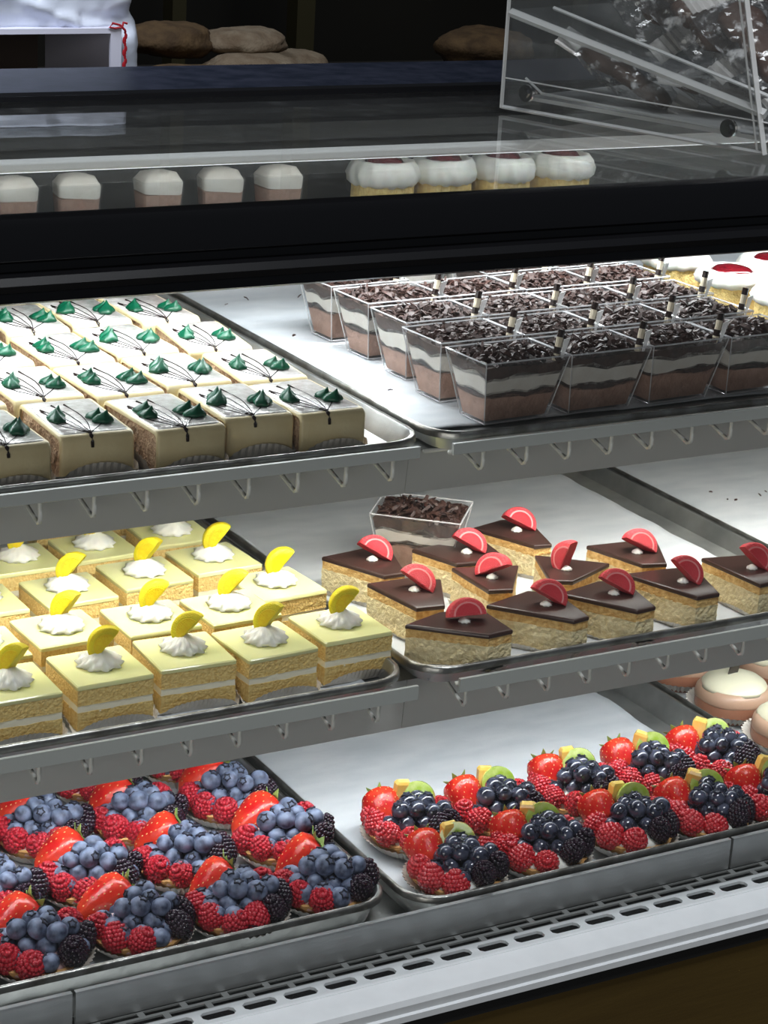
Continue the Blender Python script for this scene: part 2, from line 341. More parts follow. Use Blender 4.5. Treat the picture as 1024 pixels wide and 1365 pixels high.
# brighter raised lip with one row of longer slots
g = MB()
for a, c in ((-2.98, -2.7), (-4.3, -3.78)): g.box(-60, a, -2.5, 90, c, -2.3)
x = -60
while x < 90:
    g.box(x-.28, -3.78, -2.5, x+.28, -2.98, -2.302)
    for sx in (-1, 1):
        for yy, dy in ((-3.78, 1), (-2.98, -1)): g.add([(x+sx*.28, yy, -2.302), (x+sx*.5, yy, -2.302), (x+sx*.28, yy+dy*.22, -2.302), (x+sx*.28, yy, -2.5), (x+sx*.5, yy, -2.5), (x+sx*.28, yy+dy*.22, -2.5)], [(0, 1, 2), (5, 4, 3), (1, 4, 5, 2)])
    x += pit
cpart('slotted_lip', g, M['ledge_white'])
prof = [(-4.3, -2.35), (-5.75, -2.45), (-6.1, -2.62), (-6.25, -2.95), (-6.2, -3.45), (-6.35, -3.55), (-6.35, -3.95), (-6.0, -4.05), (-4.3, -4.05)]
cpart('front_ledge', extr(prof, X0, X1), M['ledge_white'], smooth=True, sharp=25)
b = MB(); b.box(X0, -6.1, -4.9, X1, -4.3, -4.08); cpart('kick_groove', b, M['dark'])
b = MB(); b.box(X0, -5.9, -89, X1, -4.6, -4.95); cpart('front_panel', b, M['woodpanel'])
for x0, x1 in ((-68, -22.1), (-21.9, 23.75), (23.95, 70)):
    b = MB(); b.box(x0, -1.25, -2.35, x1, -1.05, -.28); b.box(x0, -1.25, -.3, x1, -.95, -.2); cpart('tray_stop', b, M['steel'])
b = MB(); b.box(X0, -4.12, -2.28, X1, -3.95, 39.8); cpart('front_glass', b, M['glassf'])

# ------------------------------------------------------------------ wire shelves with ticket strips and light housings
def wire_shelf(zr, x0, x1, label, hz0, hz1, stripz, hx0=None, hx1=None):
    hx0 = x0 if hx0 is None else hx0; hx1 = x1 if hx1 is None else hx1
    t = thing('wire_shelf', label, 'shelf', (0, 0, zr))
    b = MB(); b.tube([(x0, -.05, -.85), (x1, -.05, -.85)], .14, 6); part('front_rod', b, M['wire'], t, True)
    b = MB(); b.tube([(x0, 2.7, -1.6), (x1, 2.7, -1.6)], .13, 6); part('rear_rod', b, M['wire'], t, True)
    for y in (16, 30, 44, 56):
        b = MB(); b.tube([(x0, y, -1.75), (x1, y, -1.75)], .2, 6); part('support_rod', b, M['wire'], t, True)
    hd = 2.15 if zr > 20 else 2.45
    hook = MB(); hook.tube([(0, 57, -1.45), (0, 2.75, -1.45), (0, 2.55, -1.5), (0, .25, -hd), (0, 0.02, -hd+.1), (0, -.08, -hd+.3), (0, -.08, -.8)], .13, 6)
    hm = hook.mesh('cross_wire', M['wire'], True)
    x = math.ceil(x0/2.97)*2.97 + .1
    while x < x1:
        link('cross_wire', hm, t, (x, 0, 0)); x += 2.97
    b = MB(); pr = [(-.42, stripz[0]-zr), (-.28, stripz[0]-zr-.06), (-.2, stripz[0]-zr+.05), (-.2, stripz[1]-zr), (-.42, stripz[1]-zr)]
    b.loft([[(x0+.1, y, z) for y, z in pr], [(x1, y, z) for y, z in pr]]); part('ticket_strip', b, M['strip'], t)
    b = MB()
    pr = [(3.2, hz1-zr), (3.5, hz0-zr), (3.9, hz0-zr-.05), (4.0, hz0-zr+.15), (3.75, hz0-zr+.25), (3.5, hz1-zr-.25), (11.2, hz1-zr-.25), (11.2, hz1-zr)]
    b.loft([[(hx0, y, z) for y, z in reversed(pr)], [(hx1, y, z) for y, z in reversed(pr)]]); part('light_housing', b, M['housing'], t)
    b = MB(); b.box(x0+1, 8.3, hz1-zr-1.2, x1-1, 10.1, hz1-zr-.3); part('lamp_diffuser', b, M['led'], t, bevel=.2)
    return t
ZR1, ZR2 = 29.2, 14.75
wire_shelf(ZR1, -60, -1.35, hx1=.1, label= 'upper wire shelf on the left under the green leaf cake slices', hz0=24.85, hz1=27.5, stripz=(28.35, 29.0))
wire_shelf(ZR1, .75, 80, hx0=.15, label= 'upper wire shelf on the right under the chocolate dessert cups', hz0=24.85, hz1=27.5, stripz=(28.3, 28.95))
wire_shelf(ZR2, -60, -.45, hx1=.9, label= 'lower wire shelf on the left under the lemon cake squares', hz0=9.75, hz1=13.05, stripz=(13.5, 14.35))
wire_shelf(ZR2, 2.3, 80, hx0=.95, label= 'lower wire shelf on the right under the chocolate topped wedges', hz0=9.75, hz1=13.05, stripz=(13.45, 14.3))

# ------------------------------------------------------------------ baking trays
def tray(x0, y0, zr, label, wd=33.6, dp=46.0, paper=(1.0, 1.0, 31.6, 45), dep=1.2, pseed=0):
    t = thing('baking_tray', label, 'tray', (x0, y0, zr-dep))
    b = MB(); q = lambda i, z, r: rrect(i, i, wd-i, dp-i, r, z+dep, 5)
    b.loft([q(.85, -dep-.1, 1.6), q(.28, -.42, 2.2), q(.02, -.42, 2.4), q(0, -.12, 2.5), q(.1, 0, 2.4), q(.24, 0, 2.3), q(.34, -.12, 2.2), q(.8, -dep+.05, 1.8), q(1.1, -dep, 1.6)])
    part('pan', b, M['alu'], t, True, 50)
    b = MB(); b.loft([q(-.03, -.4, 2.4), q(-.05, -.12, 2.5), q(.03, .02, 2.4), q(.16, .03, 2.35)], cap0=False, cap1=False)
    part('rolled_rim', b, M['alu_dark'], t, True)
    if paper:
        b = MB(); nx, ny = 44, 60; vs = []
        for j in range(ny+1):
            for i in range(nx+1):
                u, v = i/nx, j/ny; x = paper[0]+(paper[2]-paper[0])*u; y = paper[1]+(paper[3]-paper[1])*v
                ed = .25*nz(y*.25+pseed, 3.3, pseed) * (1 if i in (0, nx) else 0)
                vs.append((x+ed, y, .09+.10*max(0, .5+nz(x*.28+pseed, y*.55, .3)) + .05*nz(x*.9, y*1.6, pseed)*1.0 + (.12 if i == nx else 0)))
        fs = [(j*(nx+1)+i, j*(nx+1)+i+1, (j+1)*(nx+1)+i+1, (j+1)*(nx+1)+i) for j in range(ny) for i in range(nx)]
        b.add(vs, fs); o = part('parchment_paper', b, M['paper'], t, True)
        sm = o.modifiers.new('s', 'SOLIDIFY'); sm.thickness = .0003
    return t
F1, F2, F3 = ZR1-1.2, ZR2-1.2, -1.85
tray(-33.9, .2, ZR1, 'aluminium tray under the green leaf cake slices', paper=None)
tray(.35, .5, ZR1, 'paper lined tray holding the chocolate dessert cups', pseed=1, paper=(1.3, 4.2, 31.6, 45))
tray(34.4, .5, ZR1, 'tray holding the cherry cakes at upper right', pseed=2)
tray(-34.0, .2, ZR2, 'aluminium tray under the lemon cake squares', pseed=3)
tray(.3, .4, ZR2, 'tray holding the chocolate topped wedge cakes', pseed=4, paper=(1.2, 1.2, 30.9, 45))
tray(34.3, .3, ZR2, 'empty paper lined tray with a few dark crumbs right of the wedge cakes', pseed=5)
tray(-34.0, .6, 0, 'bottom tray holding the blueberry and strawberry tarts', pseed=6, dep=1.85)
tray(.25, -.6, 0, 'bottom tray holding the glazed kiwi fruit tarts', pseed=7, dep=1.85, paper=(1.2, 1.2, 30.9, 45))
tray(34.3, -.2, 0, 'bottom tray on the right holding the brown mousse domes', pseed=8, dep=1.85)

# ------------------------------------------------------------------ pleated papers
def doily(wd, dp, hmax, off=.12, flare=.35, n=112, hmin=.08, low_back=True):
    """pleated paper liner shaped round a rectangular piece, standing higher at the middle of each side"""
    b = MB(); r0 = []; r1 = []; r2_ = []
    for k in range(n):
        a = 2*math.pi*k/n; ca, sa = math.cos(a), math.sin(a)
        m_ = max(abs(ca)/(wd/2), abs(sa)/(dp/2)); e = 1/m_
        x, y = ca*e, sa*e
        tt = (x/(wd/2)) if abs(sa)/(dp/2) >= abs(ca)/(wd/2) else (y/(dp/2))
        h = hmin + (hmax-hmin)*math.sqrt(max(0, 1-tt*tt))
        if low_back and sa > .2: h *= .4
        z = .07 if k % 2 else -.02
        nx_, ny_ = (0, math.copysign(1, sa)) if abs(sa)/(dp/2) >= abs(ca)/(wd/2) else (math.copysign(1, ca), 0)
        r0.append((x*1.0+nx_*off*.3, y+ny_*off*.3, .02)); r1.append((x+nx_*(off+z*.5), y+ny_*(off+z*.5), h*.5)); r2_.append((x+nx_*(off+flare*.4+z), y+ny_*(off+flare*.4+z), h))
    b.loft([r0, r1, r2_], cap1=False)
    return b

# ------------------------------------------------------------------ cake slices with green leaves (upper left tray)
GW, GD, GH = 4.15, 6.9, 2.5
def leafblob(b, x, y, s, a, seed):
    T = Matrix.Rotation(a, 3, 'Z')
    n = 14; rings = []
    for k, (r, z, l) in enumerate(((.40, 0, 0), (.52, .07, .0), (.50, .18, .02), (.36, .32, .07), (.20, .42, .12), (.09, .55, .20), (.015, .68, .25))):
        ring = []
        for i in range(n):
            t = 2*math.pi*i/n; rr = r*(1+.16*math.cos(5*t+seed+k*.5))
            v = T @ Vector((rr*math.cos(t)*1.1 + l, rr*math.sin(t)*.85, 0)); ring.append((x+v.x*s, y+v.y*s, z*s))
        rings.append(ring)
    b.loft(rings)
def make_green(seed):
    rr = random.Random(seed)
    t = thing('iced_cake_slice', 'x', 'cake slice', group='green leaf cake slices')
    # sponge body, cut sides left and right
    b = MB(); q = [(.1, .18), (GW-.1, .18), (GW-.1, GD-.18), (.1, GD-.18)]
    rough_loft(b, q, .06, GH-.16, .14, .28, seed, nl=6, fs=2.2); part('sponge', b, M['sponge'], t)
    # icing: a band over front, top and back with round corners, extruded across the slice
    out, inn = [], []
    sag = rr.uniform(-.1, .25)
    def arc(cx, cz, r, a0, a1, k=6): return [(cx+r*math.cos(math.radians(a0+(a1-a0)*i/k)), cz+r*math.sin(math.radians(a0+(a1-a0)*i/k))) for i in range(k+1)]
    outer = [(0, .03)] + arc(.45, GH-.45, .45, 180, 90) + arc(GD-.45, GH-.45, .45, 90, 0) + [(GD, .03)]
    inner = [(.22, .03)] + arc(.5, GH-.5, .28, 180, 90) + arc(GD-.5, GH-.5, .28, 90, 0) + [(GD-.22, .03)]
    pr = outer + list(reversed(inner)); n = len(pr)
    rings = []
    for k, (x, ins) in enumerate(((0, .12), (.05, .04), (.16, 0), (GW*.5, -.02), (GW-.16, 0), (GW-.05, .04), (GW, .12))):
        ring = []
        for i, (y, z) in enumerate(pr):
            o = i < len(outer); d = Vector((y-GD/2, z-GH/2)).normalized() if o else Vector((0, 0))
            w_ = .05*nz(x*.9+seed, y*.5, z*.5)
            ring.append((x + .04*nz(y, z, seed), y - d.x*ins*(1 if o else 0) + d.x*w_, z - d.y*ins*(1 if o else 0) + d.y*w_))
        rings.append(ring)
    b = MB()
    nb = n; vs = [p for r_ in rings for p in r_]; fs = []
    for k in range(len(rings)-1):
        for i in range(n):
            j = (i+1) % n; fs.append((k*n+i, (k+1)*n+i, (k+1)*n+j, k*n+j))
    no = len(outer)
    for i in range(no-1):           # end caps as strips between outer and inner
        a, c, d, e = i, i+1, n-2-i, n-1-i
        fs.append((a, c, d, e)); K = (len(rings)-1)*n; fs.append((K+e, K+d, K+c, K+a))
    b.add(vs, fs); part('icing', b, M['icing'], t, True, 60)
    # white mirror glaze on top
    b = MB(); z = GH+.0
    b.loft([[(x, y, z-.04) for x, y, _ in rrect(.14, .38, GW-.14, GD-.35, .25, 0, 3)], [(x, y, z+.035+.02*nz(x, y, seed)) for x, y, _ in rrect(.2, .46, GW-.2, GD-.42, .25, 0, 3)]])
    part('top_glaze', b, M['glaze_top'], t, True, 60)
    # chocolate web: thin lines fanning back from the front edge
    b = MB(); cx = GW*.42; zz = GH+.05
    lines = [((cx, .3), (cx-.5, 1.6), (-.9+cx, 3.4), (.5, 4.6)), ((cx, .3), (cx-.1, 1.8), (cx-.5, 3.6), (cx-1.2, 4.9)), ((cx+.05, .3), (cx+.15, 2.0), (cx+.2, 4.0), (cx-.3, 5.6)),
             ((cx, .3), (cx+.5, 1.7), (cx+.9, 3.4), (cx+.4, 5.6)), ((cx, .3), (cx+.8, 1.3), (cx+1.7, 2.2), (cx+2.0, 3.2)), ((cx-.1, .4), (cx-.7, 1.2), (cx-1.2, 2.0), (.35, 2.9))]
    for l in lines:
        P_ = [Vector((*q, 0)) for q in l]; path = []
        for k in range(9):
            s = k/8; v = (1-s)**3*P_[0]+3*(1-s)**2*s*P_[1]+3*(1-s)*s*s*P_[2]+s**3*P_[3]
            path.append((v.x+rr.uniform(-.03, .03), v.y, zz))
        b.tube(path, [.03+.02*(k == 0)+(.035 if k == 8 else 0) for k in range(9)], 5)
    b.tube([(cx, .5, zz), (cx, .12, GH-.08), (cx, -.02, GH-.35), (cx+.02, -.03, GH-.35-rr.uniform(.15, .55))], [.06, .12, .1, .09], 6)
    b.ball((cx-.25, .62, zz), .1, 6, 4); part('chocolate_lines', b, M['choc'], t, True)
    for (x, y) in ((1.0, 3.6), (.85, 2.85), (3.0, 2.75), (3.15, 2.0)):
        b = MB(); leafblob(b, 0, 0, rr.uniform(.95, 1.2), rr.uniform(-1.2, 1.6), rr.uniform(0, 6))
        part('icing_leaf', b, M['green'], t, True, loc=(x+rr.uniform(-.12, .12), y+rr.uniform(-.15, .15), GH+.03))
    b = doily(GW+.1, GD+.1, 1.05); b.v = [(x+GW/2, y+GD/2, z) for x, y, z in b.v]
    part('pleated_paper', b, M['doily'], t, loc=(0, 0, 0))
    return t
ordn = ['front', 'second', 'third', 'fourth', 'back']
GREEN = [[(-7.30, 2.6), (-11.65, 3.2), (-16.1, 2.3), (-21.3, 3.1), (-26.2, 2.4), (-31, 3)],
         [(-7.3, 9.9), (-11.9, 10.3), (-16.5, 9.5), (-21.2, 10.2), (-25.9, 9.6), (-30.6, 10.2)],
         [(-7.4, 17.3), (-11.9, 17.6), (-16.5, 16.8), (-21.3, 17.4), (-26, 17), (-30.7, 17.5)],
         [(-7.3, 24.5), (-11.8, 25.1), (-16.4, 24.5), (-21.0, 24.9)],
         [(-7.3, 31.8), (-11.8, 32.3), (-16.4, 32.2)]]
GR = [[.03, -.02, .05, -.03, .02, 0], [-.06, .02, .03, -.02, .03, 0], [-.10, .05, .02, .04, 0, 0], [.05, .03, -.04, .02], [.02, -.02, 0]]
colw = ['nearest the dessert cups', 'second from the dessert cups', 'third from the dessert cups', 'fourth from the dessert cups', 'fifth from the dessert cups', 'sixth from the dessert cups']
gp = [make_green(s) for s in (11, 23, 37)]
rw = ['front row', 'second row', 'third row', 'fourth row', 'fifth row']
cnt = [0, 0, 0]; k = 0
for i, row in enumerate(GREEN):
    for j, (x, y) in enumerate(row):
        p = k % 3; k += 1
        place(gp[p], cnt[p] == 0, (x, y, F1+.03), GR[i][j], 'iced cake slice with green leaves, %s, %s' % (rw[i], colw[j])); cnt[p] += 1

# ------------------------------------------------------------------ jelly candies
def candy(parent, r, th, loc, rot, fm, rm, pm_, name):
    """half-moon jelly slice: flesh, thin pale pith line, rind"""
    def half(r_, y0, y1, zcut=0.0, k=14):
        return [[(r_*math.cos(a), y, r_*math.sin(a)*.92) for a in [math.pi*i/k for i in range(k+1)]] for y in (y0, y1)]
    b = MB(); h = th/2
    rings = []
    for y, s in ((-h, .90), (-h*.82, .98), (0, 1.0), (h*.82, .98), (h, .90)):
        rings.append([(r*s*math.cos(a), y, r*s*math.sin(a)*.92) for a in [math.pi*i/16 for i in range(17)]] + [(-r*s*.5, y, -.02), (0, y, .0), (r*s*.5, y, -.02)])
    b.loft([list(reversed(q)) for q in rings])
    o = part(name, b, rm, parent, True, 50, loc, rot)
    b = MB(); rings = [[(r*.68*s*math.cos(a), y, .04+r*.68*s*math.sin(a)*.92) for a in [math.pi*i/14 for i in range(15)]] for y, s in ((-h-.05, .92), (-h*.8, 1), (h*.8, 1), (h+.05, .92))]
    b.loft([list(reversed(q)) for q in rings]); part('jelly_flesh', b, fm, o, True, 50)
    b = MB(); rings = [[(r*.73*math.cos(a), y, .03+r*.73*math.sin(a)*.92) for a in [math.pi*i/14 for i in range(15)]] for y in (-h-.02, h+.02)]
    b.loft([list(reversed(q)) for q in rings]); part('jelly_pith', b, pm_, o)
    return o
def rosette(b, r, h, ridges=8, tw=1.6, mi=0):
    prof = [(.82, 0), (1.0, .12), (.98, .3), (.8, .5), (.58, .68), (.34, .84), (.12, .97), (.02, 1.0)]; n = 64; rings = []
    for q, z in prof:
        rings.append([(r*q*(1+.15*math.cos(ridges*(t+tw*z)))*math.cos(t), r*q*(1+.15*math.cos(ridges*(t+tw*z)))*math.sin(t), z*h) for t in [2*math.pi*i/n for i in range(n)]])
    b.loft(rings, mi)

# ------------------------------------------------------------------ lemon cake squares
LW = 4.55; LH = 2.75
def make_lemon(seed):
    rr = random.Random(seed)
    t = thing('lemon_cake_square', 'x', 'cake slice', group='lemon cake squares')
    q = [(0, 0), (LW, 0), (LW, LW), (0, LW)]
    a = 2.75
    b = MB(); rough_loft(b, q, .05, 1.15, .05, .22, seed, nl=5, fs=3.2, topamp=.07); part('bottom_sponge', b, M['lsponge'], t)
    b = MB(); rough_loft(b, [(.03, .03), (LW-.03, .03), (LW-.03, LW-.03), (.03, LW-.03)], 1.05, 1.62, .05, .3, seed+4, nl=3, fs=1.6, topamp=.10); part('cream_layer', b, M['lcream'], t, True, 50)
    b = MB(); rough_loft(b, q, 1.55, 2.5, .05, .22, seed+9, nl=5, fs=3.2, topamp=.0); part('top_sponge', b, M['lsponge'], t)
    b = MB()
    rings = []
    for z, i in ((2.42, .03), (2.5, -.03), (2.68, -.03), (LH, .03)):
        pts = rrect(i, i, LW-i, LW-i, .12, z, 2); rings.append([(x+.03*nz(x*2, y*2, seed), y+.03*nz(x*2, y*2, seed+5), z+(.06*nz(x*1.5, y*1.5, seed) if z < 2.45 else 0)) for x, y, z in pts])
    b.loft(rings); part('lemon_glaze', b, M['lglaze'], t, True, 40)
    cx, cy2 = LW*.5+rr.uniform(-.2, .2), LW*.52+rr.uniform(-.2, .2)
    b = MB(); rosette(b, 1.2+rr.uniform(-.05, .08), .95, 9, 2.2); part('cream_rosette', b, M['whip'], t, True, loc=(cx, cy2, LH-.02))
    candy(t, 1.14, .7, (cx+.38, cy2-.1, LH+1.15), (rr.uniform(-.45, -.1), rr.uniform(-1.2, -.8), -.5+rr.uniform(-.35, .25)), M['ycandy'], M['yrind'], M['yrind'], 'lemon_jelly')
    b = doily(LW+.15, LW+.15, .75, hmin=.05); b.v = [(x+LW/2, y+LW/2, z) for x, y, z in b.v]; part('pleated_paper', b, M['doily'], t)
    return t
LEM = [[(-4.85, 3.0), (-10.1, 2.35), (-15.3, 2.9), (-20.45, 2.5), (-26.0, 2.2), (-31.4, 2.4)],
       [(-9.7, 7.9), (-14.9, 8.1), (-20.3, 8.4), (-25.6, 7.8), (-31, 8)],
       [(-5.25, 10.3)],
       [(-7.0, 15.9), (-12.2, 15.1), (-17.6, 14.1), (-23.3, 14.2), (-29, 14)],
       [(-7.6, 21.5), (-13.2, 20.6), (-18.6, 20.2), (-24.2, 20.6)],
       [(-8, 27.2), (-13.6, 26.6)]]
LRt = [[.03, .06, -.04, .02, 0, 0], [.04, .02, .05, 0, 0], [.08], [.06, .04, .05, .02, 0], [.0, .05, .03, 0], [0, 0]]
lrow = ['in the front row', 'in the second row', 'at the tray edge behind the front corner square', 'in the third row', 'in the fourth row', 'in the rearmost row']
lcol = ['nearest the wedge cakes', 'second from the wedge cakes', 'third from the wedge cakes', 'fourth from the wedge cakes', 'fifth from the wedge cakes', 'sixth from the wedge cakes']
lp = [make_lemon(s) for s in (5, 17, 29)]; cnt = [0, 0, 0]; k = 0
for i, row in enumerate(LEM):
    for j, (x, y) in enumerate(row):
        p = (k*2+i) % 3; k += 1
        lab = 'lemon cake square with cream and jelly, ' + (lrow[i] if i == 2 else '%s, %s' % (lrow[i].replace('in the ', ''), lcol[j]))
        place(lp[p], cnt[p] == 0, (x, y, F2+.12), LRt[i][j], lab); cnt[p] += 1

# ------------------------------------------------------------------ chocolate topped wedges
WEDGE = [[(1.2, 4.25), (5.06, 0.9), (6.87, 1.1), (6.93, 4.95), (4.15, 5.25)],
 [(7.57, 5.24), (11.25, 1.0), (12.48, 1.2), (12.92, 5.28), (11.27, 6.35)],
 [(13.05, 5.23), (15.9, 0.9), (17.41, 1.05), (18.32, 5.82), (16.5, 6.13)],
 [(19.01, 6.62), (20.96, 1.43), (22.74, 1.46), (24.22, 6.26)],
 [(25.67, 7.24), (26.26, 1.73), (28.4, 1.92), (30.27, 6.34)],
 [(2.44, 11.2), (3.22, 6.34), (5.1, 6.1), (7.2, 10.1), (5.32, 11.1)],
 [(8.96, 11.7), (9.02, 7.27), (10.54, 6.87), (13.3, 10.5)],
 [(15.4, 11.74), (13.7, 7.37), (14.98, 6.68), (19.2, 8.61)],
 [(19.73, 12.06), (21.15, 7.61), (22.8, 7.17), (25.1, 11.59)],
 [(2.02, 16.49), (4.13, 12.0), (5.69, 12.0), (7.0, 16.2), (5.32, 16.95)],
 [(8.3, 15.69), (9.64, 12.19), (11.8, 11.91), (13.43, 12.9), (13.8, 16.03)],
 [(14.41, 17.89), (16.41, 13.31), (17.68, 13.15), (19.0, 18.2), (17.0, 18.6)]]
wl = ['at the front left corner of its tray', 'front row, second from the lemon cakes', 'front row, third from the lemon cakes', 'front row, fourth from the lemon cakes', 'far right end of the front row',
      'second row, nearest the lemon cakes', 'second row, next to the leftmost one', 'second row, turned sideways, candy standing upright', 'right end of the second row',
      'back row, far left', 'back row, in front of the lone dessert cup', 'back row, right of the lone dessert cup']
CR = [(-.2, -.05, -.25), (-.25, .5, -.5), (-.3, .45, -.6), (-.35, .75, -.7), (-.35, .75, -.6), (-.3, .6, -.6), (-.2, -.5, -.9), (-.1, -1.3, -.9), (-.3, .45, -.4), (-.35, .5, -.5), (-.3, .5, -.5), (-.35, .45, -.45)]
WH = 2.55
for i, poly in enumerate(WEDGE):
    cx = sum(p[0] for p in poly)/len(poly); cy2 = sum(p[1] for p in poly)/len(poly)
    lp2 = [((x-cx)*.985, (y-cy2)*.985) for x, y in poly]
    t = thing('chocolate_wedge_cake', 'chocolate topped wedge with red jelly, %s' % wl[i], 'cake slice', (cx, cy2, F2+.12), 0, 'chocolate topped wedge cakes')
    b = MB(); rough_loft(b, lp2, .05, 1.76, .09, .22, i*3.1, nl=7, fs=3.4); part('cheesecake', b, M['cheese'], t)
    b = MB(); rough_loft(b, lp2, 1.72, 2.3, .05, .25, i*2.1, nl=4, fs=3.0, topamp=.06); part('sponge_layer', b, M['wsponge'], t)
    b = MB(); sc = lambda s, z: [(x*s, y*s, z) for x, y in lp2]
    b.loft([sc(1.0, 2.24), sc(1.02, 2.3), sc(1.02, 2.48), sc(.985, WH)]); part('chocolate_glaze', b, M['cglaze'], t, bevel=.04)
    rr = random.Random(i+50)
    b = MB(); rosette(b, .36, .32); part('cream_dot', b, M['whip'], t, True, loc=(-.05, .0, WH-.02))
    a = CR[i]; candy(t, 1.22, .9, (.1, .1, WH+.30+.32*abs(a[1])), (a[0]-.2, a[1], a[2]), M['rcandy'], M['rrind'], M['rpith'], 'red_jelly')
    b = MB(); ro, ri = [], []
    nP = 72
    for k in range(nP):
        an = 2*math.pi*k/nP; d = Vector((math.cos(an), math.sin(an)))
        # ray / polygon distance
        e = 9
        for u in range(len(lp2)):
            p1, p2 = Vector(lp2[u]), Vector(lp2[(u+1) % len(lp2)]); ed = p2-p1; den = d.x*ed.y-d.y*ed.x
            if abs(den) > 1e-6:
                tt = (p1.x*ed.y-p1.y*ed.x)/den; ss = (p1.x*d.y-p1.y*d.x)/den
                if tt > 0 and -.01 <= ss <= 1.01: e = min(e, tt)
        w_ = .05 if k % 2 else -.05
        ri.append((d.x*(e+.04), d.y*(e+.04), .02)); ro.append((d.x*(e+.28+w_), d.y*(e+.28+w_), .22+.2*abs(math.sin(an*2.0+i))))
    b.loft([ri, ro], cap1=False); part('pleated_paper', b, M['doily'], t)

# ------------------------------------------------------------------ layered dessert cups
CW, CD, CH = 6.1, 4.25, 3.95
def cup_ring(f, ins=0.0, z=None):
    """outline at height fraction f (square cup that widens upwards)"""
    w2 = (4.55+(CW-4.55)*f)/2-ins; d2 = (2.5+(CD-2.5)*f)/2-ins; z = f*CH if z is None else z
    return [(-w2, -d2, z), (w2, -d2, z), (w2, d2, z), (-w2, d2, z)]
def cup_layer(b, f0, f1, a0, a1, seed):
    """filling between two wavy levels, following the cup walls"""
    n = 10; rings = []
    for f, am, sd in ((f0, a0, seed), ((f0+f1)/2, 0, seed), (f1, a1, seed+31)):
        ring = []
        for s in range(4):
            for k in range(n):
                q = cup_ring(f, .13); p0, p1 = Vector(q[s]), Vector(q[(s+1) % 4]); u = p0.lerp(p1, k/n)
                ff = f + am*nz(u.x*.8+sd, u.y*.8, sd*.37); q = cup_ring(ff, .12); p0, p1 = Vector(q[s]), Vector(q[(s+1) % 4]); u = p0.lerp(p1, k/n)
                ring.append(tuple(u))
        rings.append(ring)
    b.loft(rings)
def flake(b, rr, c, s=1.0):
    T = Matrix.Rotation(rr.uniform(0, 6.28), 3, 'Z') @ Matrix.Rotation(rr.uniform(-1.0, 1.0), 3, 'X') @ Matrix.Rotation(rr.uniform(-.9, .9), 3, 'Y')
    l, w_, h = rr.uniform(.22, .48)*s, rr.uniform(.07, .16)*s, rr.uniform(.02, .04)
    cu = rr.uniform(.1, .3)*l
    vs = []
    for u, z in ((-1, 0), (0, cu), (1, 0)):
        for v, dz in ((-1, 0), (1, 0), (1, h*2), (-1, h*2)):
            vs.append(T @ Vector((u*l, v*w_*(1.1-.4*abs(u)), z+dz)) + Vector(c))
    fs = []
    for k in range(2):
        for i in range(4): fs.append((k*4+i, k*4+(i+1) % 4, (k+1)*4+(i+1) % 4, (k+1)*4+i))
    fs += [(3, 2, 1, 0), (8, 9, 10, 11)]
    b.add(vs, fs)
def make_cup(seed, stick=True, variant=0):
    rr = random.Random(seed)
    t = thing('layered_dessert_cup', 'x', 'dessert cup', group='chocolate dessert cups on the upper shelf')
    b = MB(); out = [cup_ring(0), cup_ring(1)]; inn = [cup_ring(.02, .07), cup_ring(1, .07)]
    b.loft([cup_ring(0), cup_ring(1), cup_ring(1, .07), cup_ring(.03, .07)]); part('clear_cup', b, M['plastic'], t)
    b = MB()     # bright moulded edges
    for s in range(4):
        b.tube([cup_ring(0.0)[s], cup_ring(1.0)[s]], .045, 4); b.tube([cup_ring(1.0)[s], cup_ring(1.0)[(s+1) % 4]], .055, 4); b.tube([cup_ring(0.0)[s], cup_ring(0)[(s+1) % 4]], .05, 4)
    part('cup_edge', b, M['edge'], t)
    h = [.44, .47, .40][variant]
    b = MB(); cup_layer(b, .04, h, 0, .12, seed); part('mousse', b, M['mousse'], t, True, 60)
    b = MB(); cup_layer(b, h-.02, h+.07, .1, .1, seed+31); part('crumb_layer', b, M['crumb'], t, True, 60)
    b = MB(); cup_layer(b, h+.04, .76, .1, .12, seed+62); part('cream', b, M['cocream'], t, True, 60)
    b = MB(); cup_layer(b, .72, .92, .12, .05, seed+93); part('crumb_top', b, M['crumb'], t, True, 60)
    b = MB()
    for k in range(210):
        x, y = rr.uniform(-1, 1), rr.uniform(-1, 1)
        z = CH*.93 + .55*(1-max(abs(x), abs(y))**2)*rr.uniform(.5, 1.1)
        flake(b, rr, (x*(CW/2-.35), y*(CD/2-.35), z))
    o = part('chocolate_shavings', b, M['shav'], t); o['kind'] = 'stuff'
    if stick:
        x, y = CW/2-.45, -CD/2+.4
        for k, (z0, z1) in enumerate(((0, .4), (.4, .85), (.85, 1.1), (1.1, 1.55), (1.55, 1.85))):
            pass
        b = MB(); d = Vector((.22, .05, 1)).normalized(); base = Vector((x-.35, y+.1, CH-.7))
        segs = [(0, .75, 0), (.75, 1.15, 1), (1.15, 1.75, 0), (1.75, 2.2, 1)]
        for a, c, mi in segs: b.tube([base+d*a, base+d*c], .2 if mi == 0 else .215, 8, mi)
        part('wafer_stick', b, [M['wafer'], M['choc']], t, True, 40)
        b = MB(); p = Vector((x+.12, y+.05, CH-.4))
        b.loft([[p+Vector((-.08, -.03, 0)), p+Vector((.08, -.03, 0)), p+Vector((.08, .03, 0)), p+Vector((-.08, .03, 0))],
                [p+Vector((-.2+.3, -.03, 1.25)), p+Vector((.28+.3, -.03, 1.35)), p+Vector((.28+.3, .03, 1.35)), p+Vector((-.2+.3, .03, 1.25))]])
        part('clear_tab', b, M['tab'], t)
    return t
cupp = [make_cup(s, True, v) for v, s in enumerate((101, 202, 303))]
cnt = [0, 0, 0]; k = 0
CUPS = []
